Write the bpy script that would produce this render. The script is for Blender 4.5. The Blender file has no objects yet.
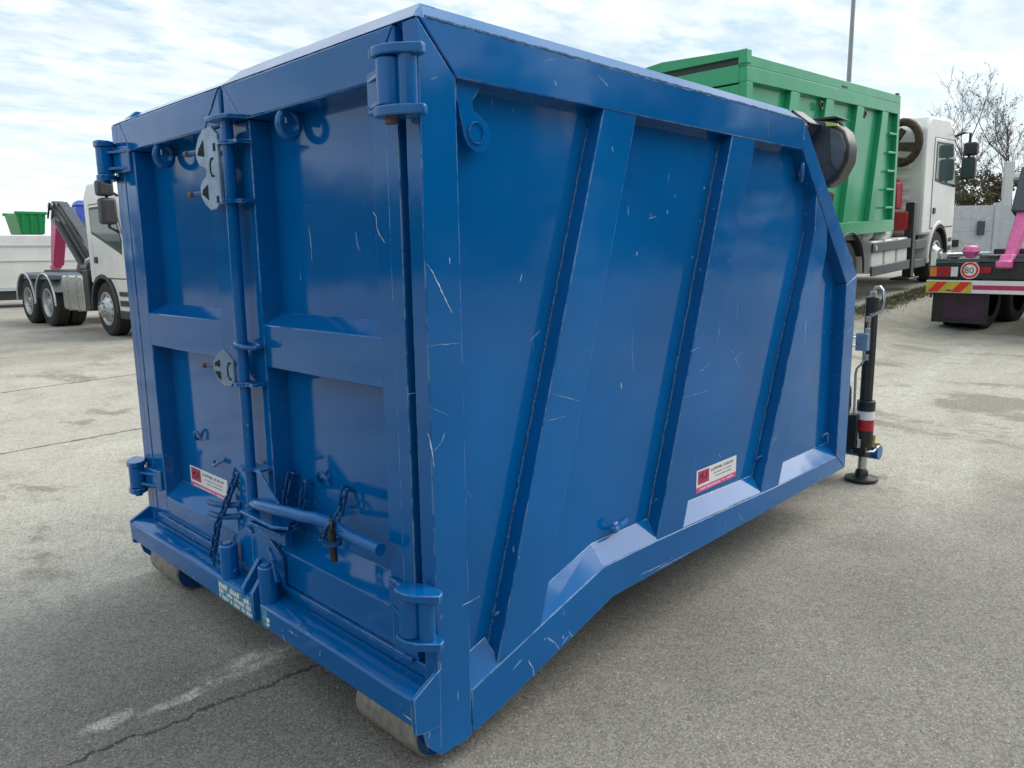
import bpy, bmesh, math, random
from math import radians as rad, sin, cos, pi
from mathutils import Vector, Matrix
random.seed(7)
S = bpy.context.scene
COL = S.collection

# ---------------------------------------------------------------- camera
cam_d = bpy.data.cameras.new('camera'); cam = bpy.data.objects.new('camera', cam_d); COL.objects.link(cam)
S.camera = cam
cam_d.sensor_width = 36.0; cam_d.lens = 750.65 / 1024 * 36.0
cam_d.clip_start = 0.05; cam_d.clip_end = 3000
YAW, PIT, ROL = 0.7718, 0.1717, 0.0141
Fv = Vector((cos(YAW)*cos(PIT), sin(YAW)*cos(PIT), -sin(PIT)))
R0 = Vector((sin(YAW), -cos(YAW), 0)); D0 = Fv.cross(R0)
Rv = R0*cos(ROL) + D0*sin(ROL); Dv = -R0*sin(ROL) + D0*cos(ROL)
M = Matrix((Rv, -Dv, -Fv)).transposed().to_4x4()
M.translation = Vector((-1.3524, -1.6477, 1.6067))
cam.matrix_world = M

# ---------------------------------------------------------------- sun and sky
SUN_DIR = Vector((0.65, -0.25, 0.71)).normalized()
sun_d = bpy.data.lights.new('sun', 'SUN'); sun_d.energy = 2.9; sun_d.angle = rad(56); sun_d.color = (1.0, 0.95, 0.87)
sun = bpy.data.objects.new('sun', sun_d); COL.objects.link(sun)
sun.rotation_euler = SUN_DIR.to_track_quat('Z', 'Y').to_euler(); sun.location = (20, -10, 25)

W = bpy.data.worlds.new('World'); S.world = W; W.use_nodes = True
nt = W.node_tree; N = nt.nodes; Lk = nt.links
N.clear()
out = N.new('ShaderNodeOutputWorld'); bg = N.new('ShaderNodeBackground')
bg.inputs['Strength'].default_value = 0.1
sky = N.new('ShaderNodeTexSky'); sky.sky_type = 'NISHITA'; sky.sun_disc = False
sky.sun_elevation = math.asin(SUN_DIR.z); sky.sun_rotation = math.atan2(SUN_DIR.x, SUN_DIR.y)
sky.air_density = 1.0; sky.dust_density = 1.5; sky.ozone_density = 1.0
tc = N.new('ShaderNodeTexCoord'); sep = N.new('ShaderNodeSeparateXYZ'); Lk.new(tc.outputs['Generated'], sep.inputs[0])
def wm(op, a, b=None, clamp=False):
    n = N.new('ShaderNodeMath'); n.operation = op; n.use_clamp = clamp
    for i, v in enumerate((a, b)):
        if v is None: continue
        if isinstance(v, (int, float)): n.inputs[i].default_value = v
        else: Lk.new(v, n.inputs[i])
    return n.outputs[0]
zc = wm('MAXIMUM', wm('ADD', sep.outputs['Z'], 0.10), 0.03)
comb = N.new('ShaderNodeCombineXYZ')
Lk.new(wm('DIVIDE', sep.outputs['X'], zc), comb.inputs[0]); Lk.new(wm('DIVIDE', sep.outputs['Y'], zc), comb.inputs[1])
def wnoise(scale, detail, rough, vec):
    n = N.new('ShaderNodeTexNoise'); n.inputs['Scale'].default_value = scale; n.inputs['Detail'].default_value = detail
    n.inputs['Roughness'].default_value = rough; Lk.new(vec, n.inputs['Vector']); return n.outputs['Fac']
def wramp(fac, p0, c0, p1, c1):
    r = N.new('ShaderNodeValToRGB'); r.color_ramp.elements[0].position = p0; r.color_ramp.elements[0].color = c0
    r.color_ramp.elements[1].position = p1; r.color_ramp.elements[1].color = c1; Lk.new(fac, r.inputs[0]); return r.outputs[0]
warp = N.new('ShaderNodeMapping'); warp.inputs['Scale'].default_value = (1.0, 1.6, 1.0); warp.inputs['Rotation'].default_value = (0, 0, rad(40))
Lk.new(comb.outputs[0], warp.inputs['Vector'])
n1 = wnoise(3.2, 5, 0.62, warp.outputs[0])      # mackerel puffs
n2 = wnoise(0.55, 3, 0.5, comb.outputs[0])      # large patches
cl = wm('ADD', wm('MULTIPLY', n1, 0.75), wm('MULTIPLY', n2, 0.5))
cover = wramp(cl, 0.44, (0, 0, 0, 1), 0.66, (1, 1, 1, 1))
cover = wm('MAXIMUM', cover, 0.30)
# cloud brightness: slightly grey-blue thick parts, white thin parts (times 10 because Background strength is 0.1)
cn = wnoise(1.5, 4, 0.55, warp.outputs[0])
ccol = wramp(cn, 0.38, (7.7, 8.9, 9.8, 1), 0.66, (12.0, 12.5, 12.7, 1))
# haze whitening towards the horizon
hz = N.new('ShaderNodeMapRange'); Lk.new(sep.outputs['Z'], hz.inputs[0])
hz.inputs[1].default_value = 0.0; hz.inputs[2].default_value = 0.26; hz.inputs[3].default_value = 1.0; hz.inputs[4].default_value = 0.0
mixs = N.new('ShaderNodeMix'); mixs.data_type = 'RGBA'
# open blue between clouds: the Nishita sky, brightened by thin veil
mixv = N.new('ShaderNodeMix'); mixv.data_type = 'RGBA'; mixv.inputs[0].default_value = 0.55
Lk.new(sky.outputs[0], mixv.inputs[6]); mixv.inputs[7].default_value = (6.2, 9.6, 11.6, 1)
Lk.new(cover, mixs.inputs[0]); Lk.new(mixv.outputs[2], mixs.inputs[6]); Lk.new(ccol, mixs.inputs[7])
mixh = N.new('ShaderNodeMix'); mixh.data_type = 'RGBA'
Lk.new(wm('MULTIPLY', hz.outputs[0], 0.75), mixh.inputs[0]); Lk.new(mixs.outputs[2], mixh.inputs[6]); mixh.inputs[7].default_value = (11.4, 12.2, 12.0, 1)
Lk.new(mixh.outputs[2], bg.inputs['Color']); Lk.new(bg.outputs[0], out.inputs[0])

vs = S.view_settings
vs.view_transform = 'Standard'; vs.look = 'None'; vs.exposure = 0.0; vs.gamma = 1.0; vs.use_curve_mapping = False

# ---------------------------------------------------------------- material helpers
class NT:
    def __init__(s, name):
        s.m = bpy.data.materials.new(name); s.m.use_nodes = True; s.t = s.m.node_tree; s.n = s.t.nodes; s.l = s.t.links
        s.b = s.n['Principled BSDF']; s.obj = s.n.new('ShaderNodeTexCoord').outputs['Object']
    def link(s, v, sock):
        if isinstance(v, (int, float)): sock.default_value = v
        elif isinstance(v, tuple): sock.default_value = v if len(v) == 4 or sock.type == 'VECTOR' else v + (1,)
        else: s.l.new(v, sock)
    def math(s, op, a, b=0.0, clamp=False):
        n = s.n.new('ShaderNodeMath'); n.operation = op; n.use_clamp = clamp; s.link(a, n.inputs[0]); s.link(b, n.inputs[1]); return n.outputs[0]
    def mapping(s, scale=(1, 1, 1), rot=(0, 0, 0), loc=(0, 0, 0), vec=None):
        n = s.n.new('ShaderNodeMapping'); s.l.new(vec or s.obj, n.inputs[0]); n.inputs['Scale'].default_value = scale
        n.inputs['Rotation'].default_value = rot; n.inputs['Location'].default_value = loc; return n.outputs[0]
    def noise(s, scale, detail=4, rough=0.55, vec=None, col=False):
        n = s.n.new('ShaderNodeTexNoise'); s.l.new(vec or s.obj, n.inputs['Vector']); n.inputs['Scale'].default_value = scale
        n.inputs['Detail'].default_value = detail; n.inputs['Roughness'].default_value = rough; return n.outputs['Color' if col else 'Fac']
    def voro(s, scale, feat='F1', vec=None, outp='Distance'):
        n = s.n.new('ShaderNodeTexVoronoi'); n.feature = feat; s.l.new(vec or s.obj, n.inputs['Vector']); n.inputs['Scale'].default_value = scale
        return n.outputs[outp]
    def step(s, v, a, b, lo=0.0, hi=1.0):
        n = s.n.new('ShaderNodeMapRange'); n.interpolation_type = 'SMOOTHSTEP'; s.link(v, n.inputs[0])
        n.inputs[1].default_value = a; n.inputs[2].default_value = b; n.inputs[3].default_value = lo; n.inputs[4].default_value = hi; return n.outputs[0]
    def mix(s, f, a, b):
        n = s.n.new('ShaderNodeMix'); n.data_type = 'RGBA'; s.link(f, n.inputs[0]); s.link(a, n.inputs[6]); s.link(b, n.inputs[7]); return n.outputs[2]
    def bump(s, h, strength=0.3, dist=0.01):
        n = s.n.new('ShaderNodeBump'); n.inputs['Strength'].default_value = strength; n.inputs['Distance'].default_value = dist
        s.link(h, n.inputs['Height']); s.l.new(n.outputs[0], s.b.inputs['Normal'])
    def set(s, **k):
        for key, v in k.items(): s.link(v, s.b.inputs[key.replace('_', ' ')])

def paint(name, base, dark=None, rough=0.16, ior=1.75, wear=1.0, chip=(0.42, 0.55, 0.62), edge=True):
    """glossy machine paint: slight orange peel, dents, thin scratches, chips and rubbed edges"""
    t = NT(name)
    tone = t.noise(1.6, 3, 0.5)
    dk = dark or tuple(c*0.8 for c in base)
    c = t.mix(t.step(tone, 0.35, 0.7), dk, base)
    dusty = t.step(t.noise(7, 6, 0.7), 0.52, 0.8, 0, 0.02)
    c = t.mix(dusty, c, (0.30, 0.33, 0.36))
    if wear > 0:
        # long thin scratches in three directions
        sc = None
        wv = t.n.new('ShaderNodeVectorMath'); wv.operation = 'MULTIPLY_ADD'; t.l.new(t.noise(2.6, 2, 0.5, col=True), wv.inputs[0]); wv.inputs[1].default_value = (.10, .10, .10); t.l.new(t.obj, wv.inputs[2]); wobv = wv.outputs[0]
        for i, (rot, sx) in enumerate((((0.06, 0.05, 0.0), 1), ((0.0, 0.75, 0.0), 2), ((0.0, -1.2, 0.0), 3), ((.55, 0.0, 0.0), 4))):
            v = t.mapping(scale=(52, 52, 1.6 + .9*sx), loc=(sx*3.1, sx*1.7, 0), vec=t.mapping(rot=rot, vec=wobv))
            s1 = t.step(t.noise(1.0, 1, 0.4, vec=v), 0.772, 0.79)
            sc = s1 if sc is None else t.math('MAXIMUM', sc, s1)
        sz = t.n.new('ShaderNodeSeparateXYZ'); t.l.new(t.obj, sz.inputs[0])
        low = t.step(sz.outputs[2], 0.10, 0.62, 0.16, 0.0)
        gate = t.step(t.math('ADD', t.noise(2.3, 2), low), 0.52, 0.66)
        sc = t.math('MULTIPLY', sc, t.math('MULTIPLY', gate, 0.5*wear))
        ch = t.math('MULTIPLY', t.step(t.math('ADD', t.noise(27, 4, 0.65), t.math('MULTIPLY', low, 0.25)), 0.778, 0.79), t.step(t.math('ADD', t.noise(3.1, 2), low), 0.5, 0.6))
        wearv = t.math('MAXIMUM', sc, t.math('MULTIPLY', ch, 0.9*wear))
        if edge:
            bv = t.n.new('ShaderNodeBevel'); bv.samples = 4; bv.inputs['Radius'].default_value = 0.005
            gm = t.n.new('ShaderNodeNewGeometry'); dt = t.n.new('ShaderNodeVectorMath'); dt.operation = 'DOT_PRODUCT'
            t.l.new(bv.outputs[0], dt.inputs[0]); t.l.new(gm.outputs['True Normal'], dt.inputs[1])
            ed = t.step(t.math('SUBTRACT', 1.0, dt.outputs['Value']), 0.02, 0.12)
            ed = t.math('MULTIPLY', ed, t.step(t.math('ADD', t.noise(9, 5, 0.75), t.math('MULTIPLY', low, .5)), 0.44, 0.58))
            wearv = t.math('MAXIMUM', wearv, t.math('MULTIPLY', ed, 0.8*wear))
        c = t.mix(wearv, c, chip)
        t.set(Roughness=t.math('ADD', t.math('MULTIPLY', t.noise(5, 4, 0.6), 0.14), t.math('ADD', rough - 0.07, t.math('MULTIPLY', wearv, 0.4))))
    else:
        t.set(Roughness=rough)
    t.set(Base_Color=c, IOR=ior)
    h = t.math('ADD', t.math('MULTIPLY', t.noise(2.2, 2, 0.5), 1.0), t.math('MULTIPLY', t.noise(260, 2, 0.5), 0.012))
    t.bump(h, 0.42, 0.010)
    return t.m

def plain(name, col, rough=0.5, metal=0.0, var=0.12, scale=14, ior=1.5, bump=0.0):
    t = NT(name)
    n = t.noise(scale, 5, 0.65)
    c = t.mix(t.step(n, 0.3, 0.75), tuple(x*(1-var*1.5) for x in col), tuple(min(1, x*(1+var)) for x in col))
    t.set(Base_Color=c, Roughness=t.math('ADD', t.math('MULTIPLY', n, 0.2), max(0.02, rough-0.1)), Metallic=metal, IOR=ior)
    if bump: t.bump(t.noise(scale*4, 4, 0.6), bump, 0.004)
    return t.m

BLUE = paint('blue_paint', (0.0001, 0.123, 0.385), (0.0001, 0.100, 0.32), rough=0.08, ior=1.43)
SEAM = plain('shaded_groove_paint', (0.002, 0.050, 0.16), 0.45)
WELD = plain('painted_weld_bead', (0.030, 0.17, 0.40), 0.35, 0, 0.75, 150)
BLUE_CHAIN = paint('blue_paint_fittings', (0.003, 0.078, 0.25), rough=0.3, ior=1.45, wear=0.7, edge=False)
GREEN = paint('green_paint', (0.027, 0.355, 0.165), (0.020, 0.30, 0.135), rough=0.22, ior=1.5, wear=0.25, chip=(0.3, 0.42, 0.3), edge=False)
GREEN2 = plain('green_skip_paint', (0.01, 0.26, 0.07), 0.4)
WHITE = paint('white_paint', (0.78, 0.77, 0.74), (0.70, 0.69, 0.66), rough=0.25, ior=1.5, wear=0.15, chip=(0.45, 0.42, 0.38), edge=False)
BLACKP = plain('black_steel', (0.022, 0.024, 0.027), 0.38, 0.0, 0.3)
DARKP = plain('dark_plastic', (0.035, 0.037, 0.042), 0.5)
GREYP = plain('grey_steel_paint', (0.075, 0.085, 0.10), 0.4, 0.0, 0.2)
SLATE = plain('slate_mudguard', (0.10, 0.12, 0.15), 0.5)
PINK = plain('pink_paint', (0.66, 0.07, 0.22), 0.4)
PINK2 = plain('bright_pink_paint', (0.85, 0.16, 0.42), 0.4)
RUBBER = plain('rubber', (0.028, 0.027, 0.026), 0.8, 0, 0.35, 20, bump=0.3)
RIM = plain('silver_rim', (0.55, 0.56, 0.57), 0.35, 0.6)
ALU = plain('aluminium_tank', (0.66, 0.66, 0.64), 0.3, 0.85)
ZINC = plain('zinc_plate', (0.24, 0.36, 0.50), 0.35, 0.15, 0.2)
ZINCB = plain('blue_tinted_plate', (0.12, 0.23, 0.38), 0.35, 0.1, 0.2)
STEEL = plain('bright_steel', (0.52, 0.55, 0.56), 0.28, 0.9)
RUST = plain('worn_roller_steel', (0.30, 0.275, 0.235), 0.55, 0.25, 0.22, 30)
RUSTB = plain('brown_rusty_steel', (0.085, 0.045, 0.030), 0.7, 0.2, 0.4)
PEG = plain('worn_peg_tip', (0.17, 0.105, 0.075), 0.6, 0.4)
REDP = plain('red_paint', (0.42, 0.02, 0.03), 0.4)
REDL = plain('red_lens', (0.40, 0.01, 0.03), 0.15)
ORANGE = plain('orange_lens', (0.75, 0.24, 0.04), 0.15)
WLENS = plain('white_lens', (0.75, 0.78, 0.80), 0.15)
YEL = plain('yellow_reflector', (0.62, 0.47, 0.05), 0.35)
REDR = plain('red_reflector', (0.80, 0.03, 0.015), 0.35)
WHITEF = plain('white_film', (0.80, 0.80, 0.80), 0.35, var=0.03)
CRIM = plain('crimson_print', (0.50, 0.03, 0.12), 0.35)
PINKF = plain('pink_print', (0.70, 0.09, 0.28), 0.35)
INK = plain('dark_print', (0.05, 0.05, 0.055), 0.5)
GREYINK = plain('grey_print', (0.32, 0.34, 0.34), 0.5)
CYANF = plain('pale_cyan_film', (0.10, 0.34, 0.48), 0.4, var=0.4, scale=50)
PURP = plain('purple_flap', (0.062, 0.020, 0.062), 0.5)
BLUEC = plain('blue_cabin_plastic', (0.06, 0.11, 0.50), 0.45)
CONC = plain('concrete_panel', (0.52, 0.54, 0.56), 0.8, 0, 0.05, 5, bump=0.1)
POLE = plain('galvanised_pole', (0.30, 0.32, 0.34), 0.5, 0.3)
BARK = plain('bark', (0.085, 0.068, 0.055), 0.9, 0, 0.3)
BEIGE = plain('plywood', (0.50, 0.30, 0.18), 0.7)
BLACKGAP = plain('gap_shadow_black', (0.008, 0.008, 0.01), 0.9)  # near-black that stands in for the shade inside gaps and slots
def leafm(name, a, b):
    t = NT(name); gi = t.n.new('ShaderNodeObjectInfo'); n = t.noise(1.3, 3); n2 = t.noise(9, 2)
    t.set(Base_Color=t.mix(t.step(t.math('ADD', t.math('MULTIPLY', n, 0.6), t.math('MULTIPLY', n2, 0.4)), 0.38, 0.62), a, b), Roughness=0.7); return t.m
LEAF = leafm('autumn_leaf', (0.055, 0.045, 0.02), (0.13, 0.085, 0.035))
BUSHM = leafm('olive_leaf', (0.035, 0.040, 0.014), (0.105, 0.085, 0.032))
GRASSM = leafm('grass_blade', (0.07, 0.08, 0.03), (0.17, 0.155, 0.08))
GLASS = NT('window_glass'); GLASS.set(Base_Color=(0.10, 0.17, 0.16), Roughness=0.05, IOR=1.5); GLASS.b.inputs['Transmission Weight'].default_value = 0.35; GLASS = GLASS.m

# ---------------------------------------------------------------- mesh helpers
class MB:
    def __init__(s): s.v = []; s.f = []
    def add(s, vs, fs):
        o = len(s.v); s.v += [tuple(v) for v in vs]; s.f += [tuple(i+o for i in f) for f in fs]; return s
    def box(s, x0, y0, z0, x1, y1, z1):
        x0, x1 = min(x0, x1), max(x0, x1); y0, y1 = min(y0, y1), max(y0, y1); z0, z1 = min(z0, z1), max(z0, z1)
        return s.add([(x0,y0,z0),(x1,y0,z0),(x1,y1,z0),(x0,y1,z0),(x0,y0,z1),(x1,y0,z1),(x1,y1,z1),(x0,y1,z1)],
                     [(0,3,2,1),(4,5,6,7),(0,1,5,4),(1,2,6,5),(2,3,7,6),(3,0,4,7)])
    def hexa(s, a, b):      # two quads a (4 pts) and b (4 pts)
        return s.add(list(a)+list(b), [(3,2,1,0),(4,5,6,7),(0,1,5,4),(1,2,6,5),(2,3,7,6),(3,0,4,7)])
    def prism(s, poly, axis, a, b):
        n = len(poly)
        def P(p, t):
            if axis == 'y': return (p[0], t, p[1])
            if axis == 'x': return (t, p[0], p[1])
            return (p[0], p[1], t)
        vs = [P(p, a) for p in poly] + [P(p, b) for p in poly]
        fs = [tuple(range(n))[::-1], tuple(range(n, 2*n))] + [(i, (i+1) % n, n+(i+1) % n, n+i) for i in range(n)]
        return s.add(vs, fs)
    def tube(s, pts, r, n=10, closed=False, r2=None):
        pts = [Vector(p) for p in pts]; m = len(pts); rings = []; up = None
        for i, p in enumerate(pts):
            if closed: d = pts[(i+1) % m] - pts[i-1]
            else: d = pts[min(i+1, m-1)] - pts[max(i-1, 0)]
            d.normalize()
            if up is None: up = Vector((0, 0, 1)) if abs(d.z) < 0.9 else Vector((1, 0, 0))
            a = up - d*up.dot(d)
            if a.length < 1e-4: a = Vector((1, 0, 0)).cross(d)
            a.normalize(); up = a; b = d.cross(a)
            rr = r if r2 is None else r + (r2-r)*i/(m-1)
            rings.append([p + (a*cos(2*pi*k/n) + b*sin(2*pi*k/n))*rr for k in range(n)])
        vs = [v for ring in rings for v in ring]; fs = []
        for i in range(m if closed else m-1):
            j = (i+1) % m
            for k in range(n): fs.append((i*n+k, i*n+(k+1) % n, j*n+(k+1) % n, j*n+k))
        if not closed: fs += [tuple(range(n))[::-1], tuple((m-1)*n+k for k in range(n))]
        return s.add(vs, fs)
    def cyl(s, p0, p1, r, n=20, r2=None): return s.tube([p0, p1], r, n, r2=r2)
    def lathe(s, prof, c, axis='z', n=28, cap=True):
        vs = []; fs = []; m = len(prof)
        for r, h in prof:
            for k in range(n):
                a = 2*pi*k/n; u, w = r*cos(a), r*sin(a)
                vs.append((c[0]+u, c[1]+w, c[2]+h) if axis == 'z' else (c[0]+u, c[1]+h, c[2]+w) if axis == 'y' else (c[0]+h, c[1]+u, c[2]+w))
        for i in range(m-1):
            for k in range(n): fs.append((i*n+k, i*n+(k+1) % n, (i+1)*n+(k+1) % n, (i+1)*n+k))
        if cap: fs += [tuple(range(n)), tuple((m-1)*n+k for k in range(n))]
        return s.add(vs, fs)
    def mesh(s, name, mat, off=(0, 0, 0), ang=35, recalc=True):
        me = bpy.data.meshes.new(name)
        me.from_pydata([(v[0]-off[0], v[1]-off[1], v[2]-off[2]) for v in s.v], [], s.f)
        if recalc:
            b = bmesh.new(); b.from_mesh(me); bmesh.ops.recalc_face_normals(b, faces=b.faces); b.to_mesh(me); b.free()
        me.polygons.foreach_set('use_smooth', [True]*len(me.polygons))
        me.set_sharp_from_angle(angle=rad(ang))
        me.materials.append(mat); me.update()
        return me

def thing(name, label, cat, loc=(0, 0, 0), rot=(0, 0, 0), group=None):
    o = bpy.data.objects.new(name, None); COL.objects.link(o); o.location = loc; o.rotation_euler = rot
    o.empty_display_size = 0.3; o['label'] = label; o['category'] = cat
    if group: o['group'] = group
    return o
def part(name, mb, mat, parent, off=(0, 0, 0), bevel=0.0, seg=2, label=None, ang=35):
    o = bpy.data.objects.new(name, mb.mesh(name, mat, off, ang)); COL.objects.link(o); o.parent = parent
    if bevel:
        m = o.modifiers.new('bevel', 'BEVEL'); m.width = bevel; m.segments = seg; m.limit_method = 'ANGLE'; m.angle_limit = rad(40); m.harden_normals = False
    if label: o['label'] = label
    return o
def structure(o): o['kind'] = 'structure'; return o
def single(name, mb, mat, label, cat, group=None, **k):
    o = part(name, mb, mat, None, **k); o['label'] = label; o['category'] = cat
    if group: o['group'] = group
    return o
def text_mesh(body, size, extr=0.0006, align='LEFT', xs=1.0):
    cu = bpy.data.curves.new('t', 'FONT'); cu.body = body; cu.size = size; cu.extrude = extr; cu.align_x = align; cu.resolution_u = 3
    to = bpy.data.objects.new('t', cu); COL.objects.link(to)
    dg = bpy.context.evaluated_depsgraph_get(); dg.update()
    me = bpy.data.meshes.new_from_object(to.evaluated_get(dg)); bpy.data.objects.remove(to); bpy.data.curves.remove(cu)
    vs = [(v.co.x*xs, v.co.y, v.co.z) for v in me.vertices]; fs = [tuple(p.vertices) for p in me.polygons]; bpy.data.meshes.remove(me)
    return vs, fs
def add_print(mb, seed, size, org, ux, uy, length):
    # print too small to read in the photograph: a row of short letter-sized strokes without words
    rp_ = random.Random(seed); ux = Vector(ux); uy = Vector(uy); uz = ux.cross(uy); org = Vector(org); x = 0.0
    while x < length:
        w = size*rp_.uniform(.35, .6)
        if rp_.random() > .14:
            h = size*rp_.uniform(.55, .75); q = [org + ux*a + uy*b for a, b in ((x, 0), (x+w, 0), (x+w, h), (x, h))]
            mb.hexa(q, [v + uz*.0005 for v in q])
        x += w + size*.18
    return mb
def add_text(mb, body, size, org, ux, uy, align='LEFT', xs=1.0, extr=0.0006):
    vs, fs = text_mesh(body, size, extr, align, xs); ux = Vector(ux); uy = Vector(uy); uz = ux.cross(uy); org = Vector(org)
    mb.add([org + ux*v[0] + uy*v[1] + uz*v[2] for v in vs], fs); return mb

# ---------------------------------------------------------------- ground
def sst(x, a, b):
    t = max(0.0, min(1.0, (x-a)/(b-a))); return t*t*(3-2*t)
def ground_z(x, y):
    lo = 0.030*(min(x, 30)-3.7)*sst(x, 3.4, 5.6) if x > 3.4 else 0.0          # gentle rise of the yard
    hi = 0.0
    if x > 4.0: hi = 0.0655*(min(x, 10.67)-4.0)
    if x > 10.67: hi += 0.0555*(min(x, 20)-10.67)
    f = sst(y, 1.5, 3.2)                                                          # low bank under the grass verge
    return (lo*(1-f) + hi*f) * (1 - sst(y, 7.5, 13.0)) + 0.16*sst(y, 6.5, 12.5)
def axis_pts(lo, hi, c0, c1, st):
    pts = []; v = c0
    while v <= c1 + 1e-6: pts.append(v); v += st
    g = st; v = c1
    while v < hi: g *= 1.35; v += g; pts.append(v)
    g = st; v = c0; pre = []
    while v > lo: g *= 1.35; v -= g; pre.append(v)
    return pre[::-1] + pts
xs = axis_pts(-900, 900, -6, 24, 0.3); ys = axis_pts(-900, 900, -8, 16, 0.3)
g = MB(); nx = len(xs)
g.v = [(x, y, ground_z(x, y)) for y in ys for x in xs]
g.f = [(j*nx+i, j*nx+i+1, (j+1)*nx+i+1, (j+1)*nx+i) for j in range(len(ys)-1) for i in range(nx-1)]
def asphalt():
    t = NT('worn_asphalt'); P = t.obj
    sepn = t.n.new('ShaderNodeSeparateXYZ'); t.l.new(P, sepn.inputs[0]); X, Y = sepn.outputs[0], sepn.outputs[1]
    wob = t.n.new('ShaderNodeVectorMath'); wob.operation = 'SUBTRACT'; t.l.new(t.noise(1.3, 4, 0.6, col=True), wob.inputs[0]); wob.inputs[1].default_value = (0.5, 0.5, 0.5)
    sw = t.n.new('ShaderNodeSeparateXYZ'); t.l.new(wob.outputs[0], sw.inputs[0])
    Xw = t.math('ADD', X, t.math('MULTIPLY', sw.outputs[0], 1.6)); Yw = t.math('ADD', Y, t.math('MULTIPLY', sw.outputs[1], 1.6))
    big = t.noise(0.42, 5, 0.6); mid = t.noise(1.7, 5, 0.65); fine = t.noise(90, 3, 0.7); grit = t.voro(140, 'F1'); gcol = t.voro(140, 'F1', outp='Color')
    gs = t.n.new('ShaderNodeSeparateColor'); t.l.new(gcol, gs.inputs[0])
    dark = (0.186, 0.174, 0.152); beige = (0.43, 0.402, 0.345); lightp = (0.52, 0.495, 0.44)
    # pale dusty concrete on the left yard beyond the darker asphalt, spread inward to lighten the container's shaded side, and further off on the right
    dl = t.step(t.math('ADD', Yw, t.math('MULTIPLY', X, 0.55)), 0.5, 3.0)
    dr = t.math('MULTIPLY', t.step(Xw, 2.0, 8.0), 0.50)
    dust = t.math('MAXIMUM', dl, dr)
    dust = t.math('MULTIPLY', dust, t.step(mid, 0.28, 0.52, 0.62, 1.0))
    farg = t.math('MULTIPLY', t.step(t.math('ADD', Yw, 0), 9.0, 11.5), 0.45)        # greyer lane by the trucks
    dust = t.math('SUBTRACT', dust, farg, True)
    dust = t.math('SUBTRACT', dust, t.math('MULTIPLY', t.step(Xw, 7.5, 12.0), 0.34), True)
    c = t.mix(dust, t.mix(t.step(big, 0.35, 0.65), dark, tuple(v*1.28 for v in dark)), beige)
    # pale washed-out streaks
    st = t.noise(1.0, 5, 0.6, vec=t.mapping(scale=(0.35, 1.3, 1), rot=(0, 0, 0.15)))
    c = t.mix(t.math('MULTIPLY', t.step(st, 0.52, 0.68), t.math('MULTIPLY', dust, 0.55)), c, lightp)
    stn = t.noise(0.9, 6, 0.7, vec=t.mapping(scale=(0.8, 0.45, 1), rot=(0, 0, 0.5), loc=(3.3, 8.1, 0)))
    c = t.mix(t.math('MULTIPLY', t.step(stn, 0.55, 0.62), t.math('MULTIPLY', dust, 0.78)), c, (0.215, 0.19, 0.155))
    # lime dust spills behind the container
    def spot(cx, cy, ax, ay, ang, amt, col, c):
        ca, sa = cos(ang), sin(ang)
        dx = t.math('SUBTRACT', t.math('ADD', X, t.math('MULTIPLY', sw.outputs[0], 0.35)), cx); dy = t.math('SUBTRACT', t.math('ADD', Y, t.math('MULTIPLY', sw.outputs[1], 0.35)), cy)
        u = t.math('DIVIDE', t.math('ADD', t.math('MULTIPLY', dx, ca), t.math('MULTIPLY', dy, sa)), ax)
        w = t.math('DIVIDE', t.math('SUBTRACT', t.math('MULTIPLY', dy, ca), t.math('MULTIPLY', dx, sa)), ay)
        d = t.math('ADD', t.math('MULTIPLY', u, u), t.math('MULTIPLY', w, w))
        m = t.math('MULTIPLY', t.step(d, 0.1, 1.15, 1, 0), t.step(t.noise(6, 6, 0.75), 0.40, 0.64, 0.05, 1))
        return t.mix(t.math('MULTIPLY', m, amt), c, col)
    c = spot(-0.06, 1.06, 0.26, 0.11, 0.1, 0.85, (0.60, 0.56, 0.49), c)
    c = spot(-0.36, 1.02, 0.20, 0.035, 0.05, 0.85, (0.64, 0.60, 0.54), c)
    c = spot(-0.66, 1.04, 0.13, 0.055, 0.1, 0.85, (0.64, 0.60, 0.54), c)
    c = spot(4.15, 0.07, 0.11, 0.08, 0.3, 0.8, (0.055, 0.052, 0.05), c)  # dark spot on the ground near the stabiliser foot
    c = spot(9.4, 0.95, 2.4, 0.26, 0.03, 0.85, (0.50, 0.48, 0.44), c)
    c = spot(7.0, 0.75, 1.2, 0.18, 0.1, 0.55, (0.52, 0.50, 0.46), c)
    # cracks: wobbly lines
    def crack(x0, y0, x1, y1, wd, c):
        L = math.hypot(x1-x0, y1-y0); tx, ty = (x1-x0)/L, (y1-y0)/L
        jit = t.math('MULTIPLY', t.math('SUBTRACT', t.noise(6, 6, 0.7), 0.5), 0.16)
        dx = t.math('SUBTRACT', X, x0); dy = t.math('SUBTRACT', Y, y0)
        al = t.math('ADD', t.math('MULTIPLY', dx, tx), t.math('MULTIPLY', dy, ty))
        pe = t.math('ABSOLUTE', t.math('ADD', t.math('SUBTRACT', t.math('MULTIPLY', dy, tx), t.math('MULTIPLY', dx, ty)), jit))
        m = t.math('MULTIPLY', t.step(pe, wd*0.4, wd, 1, 0), t.math('MULTIPLY', t.step(al, 0, 0.1), t.step(al, L-0.1, L, 1, 0)))
        return t.mix(t.math('MULTIPLY', m, 0.75), c, (0.035, 0.033, 0.03))
    c = crack(-1.0, 0.93, 0.4, 0.82, 0.011, c)
    c = crack(-3.0, 5.55, 2.6, 5.93, 0.030, c)
    c = crack(2.5, 9.1, -4, 8.3, 0.03, c)
    # aggregate
    agg = t.math('MULTIPLY', t.math('SUBTRACT', gs.outputs[0], 0.5), 0.9)
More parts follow.
